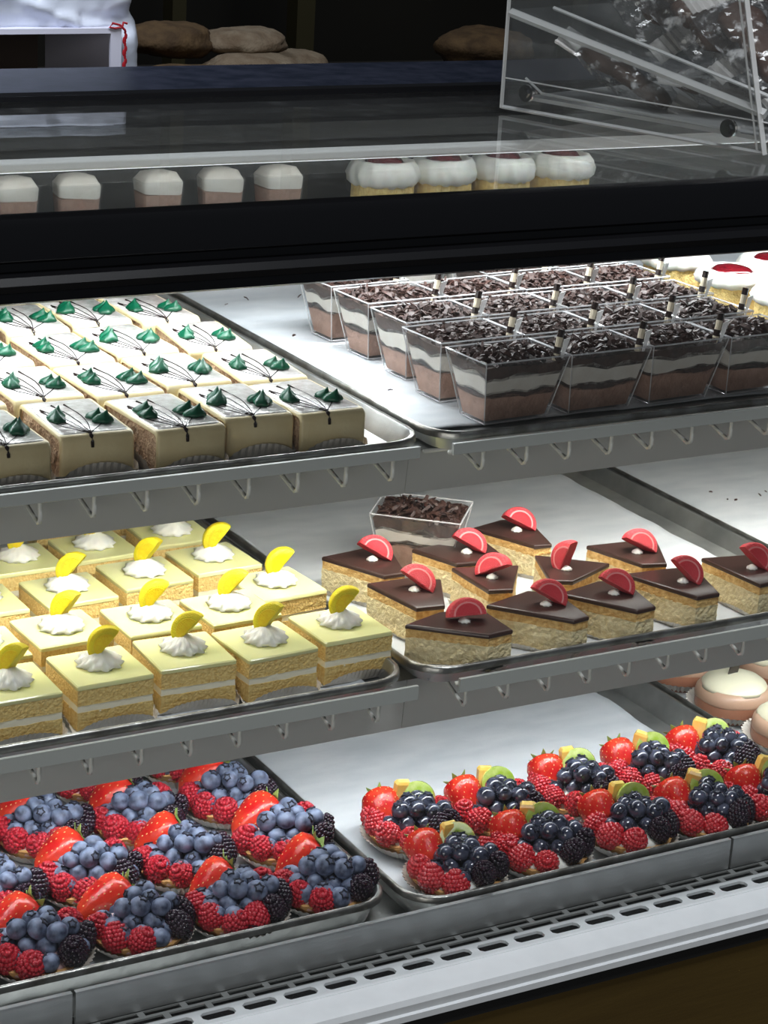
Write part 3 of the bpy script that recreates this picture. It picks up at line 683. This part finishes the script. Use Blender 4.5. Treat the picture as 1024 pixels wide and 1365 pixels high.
for i, (fx, fy) in enumerate(((5.05, 3.3), (4.98, 8.35), (5.5, 13.4), (5.65, 18.55), (5.55, 23.4), (5.9, 28.6), (6.3, 33.8))):
    for j in range(4 if i < 5 else 4):
        if j == 0 and i >= 5: continue
        if i == 4 and j == 1: continue
        px_, py_ = fx + j*6.16, fy + j*.22
        if px_ + 5 > 33.5: continue
        CUPS.append((i, j, px_, py_))
cn = ['at the left end', 'second from the left', 'third from the left', 'fourth from the left', 'fifth from the left']
crn = ['front row', 'second row', 'third row', 'fourth row', 'fifth row', 'sixth row', 'seventh row']
for i, j, x, y in CUPS:
    p = (i+j*2+(i*j) % 2) % 3
    a = .06 + R.uniform(-.015, .015)
    # front left rim corner is at (x, y)
    cx = x + CW/2*math.cos(a) - CD/2*math.sin(a); cy2 = y + CW/2*math.sin(a) + CD/2*math.cos(a)
    lab = 'clear chocolate mousse cup with shavings, %s of its tray, %s' % (crn[i], cn[j])
    place(cupp[p], cnt[p] == 0, (cx, cy2, F1+.28), a, lab); cnt[p] += 1
# the lone cup behind the wedges
lone = make_cup(404, False, 1)
lone.location = Vector((10.4, 18.2, F2+.3))*U; lone.rotation_euler = (0, 0, -.72); lone.scale = (1.0, 1.15, 1.05)
tag(lone, 'lone chocolate dessert cup standing behind the wedge cakes', 'dessert cup'); del lone['group']

# ------------------------------------------------------------------ fruit
def make_drupe(name, mt, r, h, nr, seed, dr):
    rr = random.Random(seed); b = MB()
    b.ball((0, 0, 0), r*.86, 10, 8, (1, 1, h/r*.98))
    for k in range(nr):
        z = -.92+1.84*k/(nr-1); n = max(3, int(2*math.pi*r*math.sqrt(1-z*z*.92)/(dr*1.55)))
        for i in range(n):
            t = 2*math.pi*(i+.5*(k % 2))/n + rr.uniform(-.06, .06); q = math.sqrt(max(.03, 1-z*z))*(1-.16*max(z, 0))
            b.ball((r*.88*q*math.cos(t), r*.88*q*math.sin(t), h*.88*z), dr*rr.uniform(.92, 1.08), 6, 4)
    return b.mesh(name, mt, True)
ME = {}
ME['rasp'] = make_drupe('raspberry', M['rasp'], .86, .95, 8, 3, .165)
ME['raspg'] = make_drupe('raspberry', M['raspg'], .86, .95, 8, 4, .165)
ME['black'] = make_drupe('blackberry', M['blackb'], .78, 1.2, 9, 5, .19)
def blueberry(mt, seed):
    b = MB(); b.ball((0, 0, 0), .6, 14, 9, (1, 1, .9))
    b.revolve([(.24, .47), (.27, .56), (.20, .60), (.14, .50)], 10, 1, lambda t, z: 1+.22*math.cos(5*t))
    return b.mesh('blueberry', [mt, M['bluedk']], True)
ME['blue'] = blueberry(M['blue'], 1); ME['blueg'] = blueberry(M['blueg'], 2)
def strawberry():
    b = MB(); prof = [(.15, -1.75), (.55, -1.5), (.95, -.9), (1.2, -.1), (1.28, .4), (1.15, .85), (.75, 1.1), (.2, 1.1)]
    b.revolve(prof, 40, 0, lambda t, z: 1+.012*math.sin(22*t)*math.sin(24*z))
    for k in range(9):
        z = -1.35+.26*k
        for s in range(len(prof)-1):
            if prof[s][1] <= z <= prof[s+1][1]:
                u = (z-prof[s][1])/(prof[s+1][1]-prof[s][1]); r = prof[s][0]+(prof[s+1][0]-prof[s][0])*u
        n = max(5, int(r*11))
        for i in range(n):
            t = 2*math.pi*(i+.5*(k % 2))/n; b.ball((r*.99*math.cos(t), r*.99*math.sin(t), z), .045, 5, 3, (.8, .8, 1.4), 1)
    return b.mesh('strawberry', [M['straw'], M['seed']], True)
ME['straw'] = strawberry()
def calyx():
    b = MB()
    for k in range(6):
        a = k*math.pi/3; d = Vector((math.cos(a), math.sin(a), 0)); s = Vector((-d.y, d.x, 0))
        P_ = [(0, .06, 0), (.45, .24, .12), (.85, .2, .12), (1.2, .02, .38)]
        rings = [[d*q[0]+s*q[1]+Vector((0, 0, q[2])), d*q[0]-s*q[1]+Vector((0, 0, q[2])), d*q[0]-s*q[1]+Vector((0, 0, q[2]+.05)), d*q[0]+s*q[1]+Vector((0, 0, q[2]+.05))] for q in P_]
        b.loft(rings)
    return b.mesh('leaf_crown', M['leaf'], False)
ME['calyx'] = calyx()
def tart_shell():
    b = MB(); b.revolve([(2.0, 0), (2.1, .02), (2.85, 1.0), (2.95, 1.15), (2.75, 1.2), (2.6, .9)], 72, 0, lambda t, z: 1+.022*math.cos(24*t)); return b.mesh('pastry_shell', M['pastry'], True, 60)
def paper_cup():
    b = MB(); n = 96; R_ = []
    for r, z in ((1.9, -.02), (2.2, .02), (2.95, .7), (3.3, 1.0)):
        R_.append([((r+(.09 if k % 2 else -.07)*(z > .01))*math.cos(2*math.pi*k/n), (r+(.09 if k % 2 else -.07)*(z > .01))*math.sin(2*math.pi*k/n), z) for k in range(n)])
    b.loft(R_, cap1=False); return b.mesh('pleated_paper', M['doily'], False)
def cream_dome(mt):
    b = MB(); b.revolve([(2.6, .0), (2.75, .3), (2.5, .65), (1.9, .95), (1.1, 1.15), (.2, 1.2)], 40, 0, lambda t, z: 1+.03*math.cos(7*t+z*3)+.02*math.cos(11*t)); return b.mesh('cream', mt, True)
ME['shell'] = tart_shell(); ME['pcup'] = paper_cup(); ME['pcream'] = cream_dome(M['pinkcream']); ME['wcream'] = cream_dome(M['whip'])
def kiwi():
    b = MB(); n = 24
    b.loft([[(1.15*math.cos(2*math.pi*k/n), y, 1.15*math.sin(2*math.pi*k/n)) for k in reversed(range(n))] for y in (-.16, .16)])
    b.loft([[(.36*math.cos(2*math.pi*k/n), y, .28*math.sin(2*math.pi*k/n)) for k in reversed(range(n))] for y in (-.18, .18)], 1)
    for k in range(20):
        a = 2*math.pi*k/20; b.ball((.55*math.cos(a), -.17, .5*math.sin(a)), .055, 5, 3, (1, .5, 1), 2)
    return b.mesh('kiwi_slice', [M['kiwi'], M['kiwic'], M['choc']], True, 40)
ME['kiwi'] = kiwi()
def peach():
    b = MB(); b.loft([[(x, y, z) for x, y in ((-.5*s, -.32*s), (.5*s, -.32*s), (.58*s, .3*s), (-.55*s, .32*s))] for z, s in ((-.9, .8), (-.7, 1), (.6, .95), (.8, .7))]); return b.mesh('peach_chunk', M['peach'], False)
ME['peach'] = peach()
def fruit(name, key, par, loc, rr=None, rot=None, sc=1.0):
    rot = rot if rot is not None else (rr.uniform(-.5, .5), rr.uniform(-.5, .5), rr.uniform(0, 6.28))
    return link(name, ME[key], par, loc, rot, sc)
CR0 = -.53     # tarts are arranged towards the customer standing left of the case
def make_tart(seed, kind):
    rr = random.Random(seed)
    t = thing('fruit_tart', 'x', 'tart')
    link('pleated_paper', ME['pcup'], t, (0, 0, .0), (0, 0, rr.uniform(0, 1)))
    link('pastry_shell', ME['shell'], t, (0, 0, .05))
    link('cream', ME['pcream' if kind == 'berry' else 'wcream'], t, (0, 0, .8))
    key = 'blue' if kind == 'berry' else 'blueg'
    if kind == 'berry':
        mound = (.25, -.15); nb = 25
        rasps = [(-1.25, -2.25, 1.75), (.35, -2.55, 1.65), (-2.45, -1.0, 1.7)] + ([(1.5, -1.9, 1.8)] if seed % 3 == 0 else [])
        blacks = [(2.35, -1.05, 2.0), (2.5, .55, 1.9)]
    else:
        mound = (.35, -.1); nb = 19
        rasps = [(-1.5, -2.15, 1.8), (.15, -2.5, 1.7), (-2.35, -.9, 1.85)] + ([(-2.6, .5, 1.8)] if seed % 2 else [])
        blacks = [(1.75, -1.55, 2.15), (2.45, -.2, 2.0)]
    # berries packed on a mound: hex layers with jitter
    pts = []
    for lay, (zr, rad) in enumerate(((2.15, 2.3), (3.0, 1.6))):
        st = 1.13; off = lay*.54
        for a in range(-3, 4):
            for c in range(-3, 4):
                x = a*st + (c % 2)*st/2 + off; y = c*st*.87 + off*.6
                if math.hypot(x/1.08, y) < rad: pts.append((x+rr.uniform(-.1, .1), y+rr.uniform(-.1, .1), zr-.10*(x*x+y*y)+rr.uniform(-.08, .08)))
    pts.sort(key=lambda q: q[0]**2+q[1]**2); pts = pts[:nb]
    for x, y, z in pts:
        th = rr.uniform(0, 6.28); ti = rr.uniform(.1, 1.3)
        fruit('blueberry', key, t, (mound[0]+x, mound[1]+y, z), rot=(ti, 0, th), sc=rr.uniform(.92, 1.16))
    for x, y, z in rasps:
        a = math.atan2(y, x); fruit('raspberry', 'rasp' if kind == 'berry' else 'raspg', t, (x*.94, y*.93, z-.15), rot=(rr.uniform(-.3, .3)+.5*math.sin(-a), .5*math.cos(a)+rr.uniform(-.3, .3), rr.uniform(0, 6)), sc=rr.uniform(.92, 1.05))
    for x, y, z in blacks:
        fruit('blackberry', 'black', t, (x*1.02, y*1.02, z-.1), rot=(rr.uniform(-.3, .3), .45+rr.uniform(-.2, .2), rr.uniform(0, 6)), sc=rr.uniform(.9, 1.05))
    if kind == 'berry':
        ax = Vector((.75+rr.uniform(-.3, .3), .55+rr.uniform(-.3, .2), .38+rr.uniform(-.1, .3))).to_track_quat('Z', 'Y').to_euler()
        s = fruit('strawberry', 'straw', t, (-1.6+rr.uniform(-.2, .2), 1.8, 1.75), rot=ax, sc=rr.uniform(1.12, 1.28))
        link('leaf_crown', ME['calyx'], s, (0, 0, 1.05), (0, 0, rr.uniform(0, 1)), .9)
        if seed % 2: fruit('raspberry', 'rasp', t, (1.3, 2.1, 1.9), rr)
    else:
        s = fruit('strawberry', 'straw', t, (-2.0, 1.0, 2.0), rot=Vector((-.35, .75, .5+rr.uniform(-.2, .2))).to_track_quat('Z', 'Y').to_euler(), sc=1.0)
        link('leaf_crown', ME['calyx'], s, (0, 0, 1.05), (0, 0, rr.uniform(0, 1)), .8)
        fruit('kiwi_slice', 'kiwi', t, (.15+rr.uniform(-.2, .2), 1.35, 2.7), rot=(-.35, rr.uniform(-.3, .3), rr.uniform(-.3, .3)))
        fruit('peach_chunk', 'peach', t, (-.75+rr.uniform(-.2, .2), 1.75, 2.9), rot=(rr.uniform(-.2, .2), rr.uniform(-.3, .3), rr.uniform(-.5, .5)))
        fruit('raspberry', 'raspg', t, (1.7, 1.7, 1.9), rr)
    return t
TL = [[(-4.0, 4.4), (-10.1, 4.1), (-16.3, 4.5), (-22.6, 4.4), (-29, 4.3)],
      [(-3.6, 10.8), (-10.6, 10.8), (-16.8, 11.1), (-22.9, 11.2), (-29.2, 11.2)],
      [(-4.3, 17.4), (-11.0, 17.0), (-17.2, 17.8), (-23.6, 17.9), (-29.8, 17.8)],
      [(-4.6, 24.1), (-11.2, 23.8), (-17.8, 24.3), (-24.3, 24.5)]]
for i, row in enumerate(TL):
    for j, (x, y) in enumerate(row):
        t = make_tart(1000+i*17+j*5, 'berry'); t.location = Vector((x+.6, y+.05, F3+.2))*U; t.rotation_euler = (0, 0, CR0+R.uniform(-.15, .15))
        tag(t, 'pink cream tart with strawberry and blueberries, %s, %s' % (['front row', 'second row', 'third row', 'fourth row'][i], ['nearest the kiwi tarts', 'second from the kiwi tarts', 'third from the kiwi tarts', 'fourth from the kiwi tarts', 'fifth from the kiwi tarts'][j]), 'tart', 'blueberry tarts on the bottom left tray')
TRt = [[(4.9, 3.4), (11.5, 3.6), (18.5, 3.8), (24.5, 3.4), (30.3, 3.2)], [(5.3, 9.6), (11.6, 9.3), (18.2, 9.7), (24.5, 9.9), (30.2, 10.0)]]
for i, row in enumerate(TRt):
    for j, (x, y) in enumerate(row):
        t = make_tart(2000+i*31+j*7, 'kiwi'); t.location = Vector((x+.15, y-.7, F3+.2))*U; t.rotation_euler = (0, 0, CR0+R.uniform(-.12, .12))
        tag(t, 'glazed tart with kiwi and peach, %s, %s' % (['front row', 'back row'][i], ['nearest the strawberry tarts', 'second from the strawberry tarts', 'third from the strawberry tarts', 'fourth from the strawberry tarts', 'at the right end beside the mousse domes'][j]), 'tart', 'glazed kiwi tarts on the bottom right tray')

# ------------------------------------------------------------------ mousse domes
dm = thing('mousse_dome', 'x', 'mousse dessert', group='brown mousse domes on the bottom shelf')
b = MB(); b.revolve([(2.3, 0), (2.5, .1), (2.85, .8), (2.85, 1.5), (2.7, 1.9)], 40); part('mousse_base', b, M['dome'], dm, True)
b = MB(); b.revolve([(2.84, 1.45), (2.9, 1.6), (2.8, 2.1), (2.5, 2.5)], 40, 0, lambda t, z: 1+.01*math.cos(5*t)); part('latte_band', b, M['domeband'], dm, True)
b = MB(); b.revolve([(2.58, 2.35), (2.45, 2.6), (2.0, 2.95), (1.3, 3.2), (.5, 3.32), (.02, 3.35)], 40, 0, lambda t, z: 1+.02*math.cos(4*t)); part('cream_cap', b, M['domecap'], dm, True)
b = MB(); b.box(-.45, -.06, 0, .45, .06, .85, T=Matrix.Rotation(.25, 3, 'X')); part('chocolate_chip', b, M['choc'], dm, loc=(-.2, .1, 3.2), bevel=.04)
link('pleated_paper', ME['pcup'], dm, (0, 0, 0), (0, 0, .3), (1.05, 1.05, 1.0))
for k, (x, y, l) in enumerate(((38.6, 17.6, 'mousse dome with cream cap just behind the rightmost kiwi tarts'), (38.9, 11.2, 'mousse dome at the right picture edge, nearest the front'),
                               (38.6, 24.2, 'mousse dome mostly hidden by the shelf housing'), (45.2, 21.0, 'mousse dome farther right behind the front two'))):
    o = place(dm, k == 0, (x, y, F3+.2), .6*k, l)

# ------------------------------------------------------------------ cherry cakes
ck = thing('cherry_cake', 'x', 'cake', group='small cherry cakes')
b = MB(); b.revolve([(2.3, 0), (2.35, .1), (2.35, 1.5), (2.3, 2.5)], 40, 0, lambda t, z: 1+.02*math.cos(20*t+z*5)); part('yellow_sponge', b, M['lsponge'], ck)
b = MB()
for k in range(7):
    a = 2*math.pi*k/7; b.box(2.1*math.cos(a)-.0, 2.1*math.sin(a)-.55, .15, 2.1*math.cos(a)+.45, 2.1*math.sin(a)+.55, 2.2, T=None)
b = MB(); b.revolve([(2.25, 2.3), (2.6, 2.5), (2.7, 2.85), (2.5, 3.2), (2.2, 3.45), (1.8, 3.45), (1.4, 3.1)], 60, 0, lambda t, z: 1+.04*math.cos(14*t+z*2.5)); part('cream_border', b, M['whip'], ck, True)
b = MB(); b.revolve([(1.5, 3.1), (1.6, 3.3), (1.2, 3.55), (.5, 3.7), (.02, 3.72)], 30); part('cherry_glaze', b, M['cherry'], ck, True)
link('pleated_paper', ME['pcup'], ck, (0, 0, 0), (0, 0, 0), (.85, .85, .5))
CK = [((38.2, 22.6, F1+.2), 'cherry cake with yellow sponge behind the dessert cups, nearer of the pair'), ((38.4, 16.3, F1+.2), 'cherry cake at the right picture edge with a tall cherry'),
      ((37.9, 29.0, F1+.2), 'cherry cake farther back under the black rail'), ((44, 25, F1+.2), 'cherry cake behind the one at the right edge')]
for k, (l, lab) in enumerate(CK): place(ck, k == 0, l, k*.8, lab)
# row standing on the rear riser, seen through the glass top
for k, x in enumerate((25.2, 30.8, 36.5, 42.2)):
    place(ck, False, (x, 51.5, 31.2-2.2), k*.7, 'cherry cake seen through the glass top, %s of the rear row' % ['leftmost', 'second', 'third', 'rightmost'][k], sc=1.12).scale = (1.12, 1.0, 1.72)
rc = thing('small_mousse_cup', 'x', 'dessert cup', group='small mousse cups of the rear row')
def sq(r, z, rd=.3): return rrect(-r, -r*.8, r, r*.8, rd, z, 2)
b = MB(); b.loft([sq(1.3, 0), sq(1.75, 5.2), sq(1.68, 5.2), sq(1.25, .1)]); part('clear_cup', b, M['plastic'], rc)
b = MB(); b.loft([sq(1.2, .1), sq(1.55, 4.2)]); part('mousse', b, M['mousse'], rc)
b = MB(); b.loft([[(x, y, z+.35*nz(x, y, 7)) for x, y, z in sq(1.56, 4.15)], [(x, y, z+.2*nz(x, y, 2)) for x, y, z in sq(1.62, 5.1)], [(x, y, z+.3*nz(x, y, 4)) for x, y, z in sq(1.2, 5.7)], sq(.5, 5.9)]); part('cream', b, M['cocream'], rc, True, 50)
for k, (x, l) in enumerate(((-1.2, 'small mousse cup at the left end of the row seen through the glass top'), (5.4, 'small mousse cup second from left seen through the glass top'),
                            (10.6, 'small mousse cup with high cream peak seen through the glass top'), (15.6, 'small mousse cup nearest the yellow cakes seen through the glass top'), (-6.2, 'small mousse cup behind the blue box seen through the glass top'))):
    place(rc, k == 0, (x, 51.2, 29.05), R.uniform(-.2, .2), l)
b = MB(); b.box(-2.3, -1, 0, 2.3, 1, 5.9); o = part('blue_carton', b, mat('blue_carton', (.10, .16, .24), (.16, .22, .30), 20, .4), None, bevel=.1, loc=(-9.9, 51, 29.0))
tag(o, 'dull blue carton at the left of the row seen through the glass top', 'carton')

# ------------------------------------------------------------------ crumbs of chocolate on the papers
def crumb(k, x, y, z, lab, s=1.0):
    b = MB(); rr = random.Random(k); flake(b, rr, (0, 0, .1), s); 
    o = part('chocolate_crumb', b, M['shav'], None, loc=(x, y, z)); tag(o, lab, 'crumb', 'crumbs on the empty tray' if 'empty' in lab else 'crumbs beside the dessert cups')
for k, (x, y) in enumerate(((39.6, 24), (39.7, 22.1), (40.3, 21.8), (42.8, 22.1), (43.8, 22.6))): crumb(k, x, y, F2+.25, 'tiny dark crumb lying on the empty paper lined tray', .5)
for k, (x, y) in enumerate(((5.8, 36.4), (4.3, 26), (9.9, 36), (3.7, 35.2), (3.9, 12.2))): crumb(k+9, x, y, F1+.28, 'tiny dark crumb on the paper beside the dessert cups', .5)

# ------------------------------------------------------------------ breads, box and bag behind
def loaf(name, lab, loc, sx, sy2, sz, mt, seed, rz=0, tilt=0, groove=False):
    b = MB(); n, m_ = 40, 16; rings = []
    for k in range(m_+1):
        ph = -math.pi/2+math.pi*k/m_; q = max(math.cos(ph), .02)**.7
        ring = []
        for i in range(n):
            t = 2*math.pi*i/n; x, y, z = q*math.cos(t), q*math.sin(t), math.sin(ph)
            d = 1+.16*nz(x*1.6+seed, y*1.6, z*1.6)+.06*nz(x*5+seed, y*5, z*5)
            if groove and z > .2: d -= .12*math.exp(-((x*.8+y*.3-.1*math.sin(4*y))**2)/.015)
            ring.append((sx*x*d, sy2*y*d, sz*z*d+sz))
        rings.append(ring)
    b.loft(rings); o = part(name, b, mt, None, True, None, loc, (0, tilt, rz)); return tag(o, lab, 'bread', None)
loaf('flat_bread', 'long flat pale bread lying under the split round one', (23.8, 72.5, BZ), 4.9, 3.6, 1.5, M['bread'], 8)
loaf('round_bread', 'round pale bread with a split top resting on a flat one', (24.0, 75.5, BZ+2.55), 4.2, 3.2, 1.15, M['bread'], 3, 0, 0, True)
loaf('flat_bread', 'small pale bread at the right end of the bread pile', (30.2, 78, BZ), 3.4, 3.4, 1.25, M['bread'], 5)
loaf('brown_bread', 'brown crusty bread on top beside the white bag', (17.2, 76, BZ+2.3), 4.6, 3.4, 1.5, M['breadbr'], 12, .3, .05)
loaf('brown_bread', 'dark brown bread underneath, right of the white bag', (16.2, 70.5, BZ), 4.6, 3.2, 1.2, M['breadbr'], 21)
loaf('brown_bread', 'far brown bread seen through the clear holder', (52.0, 80, BZ+.0), 5.0, 4, 2.0, M['breadbr'], 31)

t = thing('pastry_box', 'white open-fronted pastry box at the upper left', 'box', (0, 60.5, BZ+.05))
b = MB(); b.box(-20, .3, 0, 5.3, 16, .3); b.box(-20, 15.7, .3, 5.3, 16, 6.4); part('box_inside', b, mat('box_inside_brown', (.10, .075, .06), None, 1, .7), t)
b = MB(); b.box(5.3, 0, 0, 6.2, .3, 6.75); b.box(-20, 0, 6.35, 5.3, .3, 6.75); part('front_frame', b, M['card'], t)
b = MB(); b.box(5.95, .3, 0, 6.2, 15.7, 6.7); part('side_panel', b, M['card'], t)
b = MB(); b.box(-20, .3, 6.45, 5.95, 15.7, 6.75); part('box_lid', b, M['card'], t)
# crumpled white plastic bag over and beside the box
o_ = thing('plastic_bag', 'crumpled white plastic bag with red ribbon print, over the pastry box', 'bag', (0, 60.5, BZ+.05))
vs = []; nx, nzz = 90, 60
for j in range(nzz+1):
    for i in range(nx+1):
        u, v = i/nx, j/nzz; x = -22 + 30.6*u; z = 13.5*v
        if z > 7.1: x -= min(.75, (z-7.1)*.9)*max(0, (x-4)/4.6)
        y = .95 + .55*nz(x*.3, z*.5, 2) + .22*nz(x*1.1, z*1.1, 5) + .1*nz(x*2.6+z, z*1.9, 8)
        y += 1.6*max(0, (u-.965)/.035)**2 + .5*math.exp(-((z-7.3)**2)/.5)*(x > 3)
        y -= .55*math.exp(-((z-9.2-.3*(x+4))**2)/.25)*math.exp(-((x+3)**2)/12) + .5*math.exp(-((z-8.4+.35*(x+1))**2)/.2)*math.exp(-((x-.5)**2)/9)
        vs.append((x, max(y, -.35 if z > 7 or x > 6.5 else .3), z))
fs = [(j*(nx+1)+i, j*(nx+1)+i+1, (j+1)*(nx+1)+i+1, (j+1)*(nx+1)+i) for j in range(nzz) for i in range(nx)
      if not (vs[j*(nx+1)+i][0] < 6.0 and vs[j*(nx+1)+i][2] < 6.6)]
b = MB(); b.add(vs, fs); o = part('bag_film', b, M['bag'], o_, True); so = o.modifiers.new('s', 'SOLIDIFY'); so.thickness = .0006
b = MB()
for k in range(15): b.ball((6.5+.07*math.sin(k*2.1), .0, 6.45-k*.32), .11+.03*(k % 3), 8, 5, (1, .35, 1.8))
b.tube([(6.45, -.1, 6.6), (6.0, -.1, 7.0), (5.4, -.1, 7.15), (5.15, -.1, 6.85), (5.6, -.1, 6.75), (6.2, -.1, 6.85), (6.3, -.1, 7.2), (6.6, -.1, 7.1)], .1, 6)
part('ribbon_print', b, M['redink'], o_)

# ------------------------------------------------------------------ acrylic bag holder on the glass top
h = thing('acrylic_holder', 'clear acrylic bin with bolts standing on the glass top at upper right', 'holder', (15.9, 20.6, 44.12), -1.24)
# local x runs from the far corner to the near corner (21 cm), local y runs away to the right
HL, HWd = 20.1, 24.0
b = MB(); b.loft([[(0, 0, 0), (HL, 0, 0), (HL-4.6, 0, 17), (0, 0, 17)], [(0, .25, 0), (HL, .25, 0), (HL-4.6, .25, 17), (0, .25, 17)]]); part('side_panel', b, M['acrylic'], h)
b = MB(); b.box(0, HWd, 0, HL, HWd+.25, 17); part('side_panel', b, M['acrylic'], h)
b = MB(); b.box(0, .25, 0, .25, HWd, 17); part('back_panel', b, M['acrylic'], h)
b = MB(); b.box(HL-.25, .25, 1.8, HL, HWd, 6); part('front_panel', b, M['acrylic'], h)
b = MB()
b.tube([(0.0, .12, 0), (0, .12, 17)], .16, 4); b.tube([(HL, .12, 0), (HL-4.6, .12, 17)], .2, 4); b.tube([(HL-.5, .12, 0), (HL-5.1, .12, 17)], .08, 4)
b.tube([(0, .12, .08), (HL, .12, .08)], .13, 4); b.tube([(.2, .12, 1.95), (HL, .12, 1.9)], .05, 4)
part('panel_edge', b, M['acrylic_edge'], h)
b = MB(); b.loft([[(.2, .3, 6.3), (.2, .3, 5.9), (.2, HWd, 5.9), (.2, HWd, 6.3)], [(HL-.4, .3, 2.55), (HL-.4, .3, 2.15), (HL-.4, HWd, 2.15), (HL-.4, HWd, 2.55)]]); part('sloping_plate', b, M['acrylic'], h)
b = MB(); b.tube([(.1, .3, 6.1), (HL-.3, .3, 2.35)], .3, 4); b.tube([(2.5, 1.6, 6.6), (HL-.4, 1.6, 3.1)], .12, 4); part('plate_edge', b, M['acrylic_edge'], h)
b = MB(); b.box(1.8, .3, .75, HL-.5, HWd, 1.0); part('bottom_plate', b, mat('floor_plate_acrylic', (.55, .55, .55), (.72, .72, .72), 20, .25, 0, .3, 60), h)
b = MB(); b.tube([(1.6, .4, 2.1), (3.0, .4, 1.3), (HL-2, .4, 1.0)], .1, 4); part('curved_lip', b, M['acrylic_edge'], h)
for x in (2.2, 17.6):
    b = MB(); b.tube([(x, -.28, 1.25), (x, -.02, 1.25)], .55, 16); b.tube([(x, -.42, 1.25), (x, -.28, 1.25)], .3, 6)
    part('bolt', b, mat('steel_bolt', (.6, .6, .6), None, 1, .15, 1.0), h, True, 40)
hm = Matrix.Rotation(-1.24, 4, 'Z'); hm.translation = Vector((15.9, 20.6, 44.12))
def cello(lab, lx, ly, lz, L_, W_, rot, seed, ck_=True):
    rr = random.Random(seed); wp = hm @ Vector((lx, ly, lz))
    t = thing('cellophane_bag', lab, 'bag', wp, 0, 'bagged cookies in the clear holder'); t.rotation_euler = (rot[0], rot[1], rot[2]-1.24)
    b = MB(); nx, ny = 26, 18; top, bot = [], []
    def hgt(u, v): return 1.25*math.sin(math.pi*min(1, max(0, u)))**.6*math.sin(math.pi*min(1, max(0, v)))**.6
    for sgn in (1, -1):
        vs = []
        for j in range(ny+1):
            for i in range(nx+1):
                u, v = i/nx, j/ny; vs.append(((u-.5)*L_, (v-.5)*W_*(1+.06*math.sin(u*9)), sgn*(hgt(u, v)*(1+.35*nz(u*6+seed, v*6, sgn)) + .16*nz(u*14, v*12, seed+sgn))))
        fs = [(j*(nx+1)+i, j*(nx+1)+i+1, (j+1)*(nx+1)+i+1, (j+1)*(nx+1)+i) for j in range(ny) for i in range(nx)]
        b.add(vs, fs if sgn > 0 else [tuple(reversed(f)) for f in fs])
    part('bag_film', b, M['cello'], t)
    for sx in (-1, 1):
        b = MB(); nn = 24; r_ = [[], [], [], []]
        for k in range(nn+1):
            y = (k/nn-.5)*W_*.95; z = .1*math.sin(k*2.2)+.12*math.sin(k*.5+seed)
            for q, (dx, dz) in enumerate(((0, 0), (1.5, .05), (1.5, .1), (0, .05))): r_[q].append((sx*(L_/2-.1+dx), y, z+dz))
        rings = [[r_[q][k] for q in range(4)] for k in range(nn+1)]
        b.loft(rings); part('seal_strip', b, M['seal'], t)
    if ck_:
        for k in range(3):
            b = MB(); b.revolve([(1.0, -.42), (1.5, -.25), (1.6, 0), (1.35, .3), (.6, .45)], 18, 0, lambda a, z: 1+.05*math.sin(5*a+k)); part('cookie', b, M['cookie'], t, True, loc=((k-1)*L_*.26, rr.uniform(-.3, .3), rr.uniform(-.2, .2)))
# under the sloping plate
cello('cookie bag lying under the sloping plate at the narrow end', 7.5, 3.2, 2.9, 7.0, 4.5, (.1, .45, .5), 3)
cello('cookie bag in the middle under the sloping plate', 13.0, 6.5, 2.6, 7.0, 5, (.0, .1, .8), 4)
# on the sloping plate
cello('cookie bag standing highest at the far end of the holder', 6.5, 5.0, 8.4, 7.5, 6, (.5, .75, .3), 5)
cello('cookie bag leaning in the middle of the holder', 11.0, 5.0, 7.4, 8, 6, (.5, .6, 0.1), 6)
cello('cookie bag leaning nearest the near corner of the holder', 16.5, 4.5, 5.9, 7.5, 6, (.4, .65, -.1), 7)
cello('cookie bag lying deepest inside the holder on the right', 12.0, 12.5, 8.0, 9, 7, (.3, .3, .7), 8)
cello('cookie bag at the top right inside the holder', 17.5, 11.5, 8.8, 9, 7, (.2, .2, 1.1), 9)
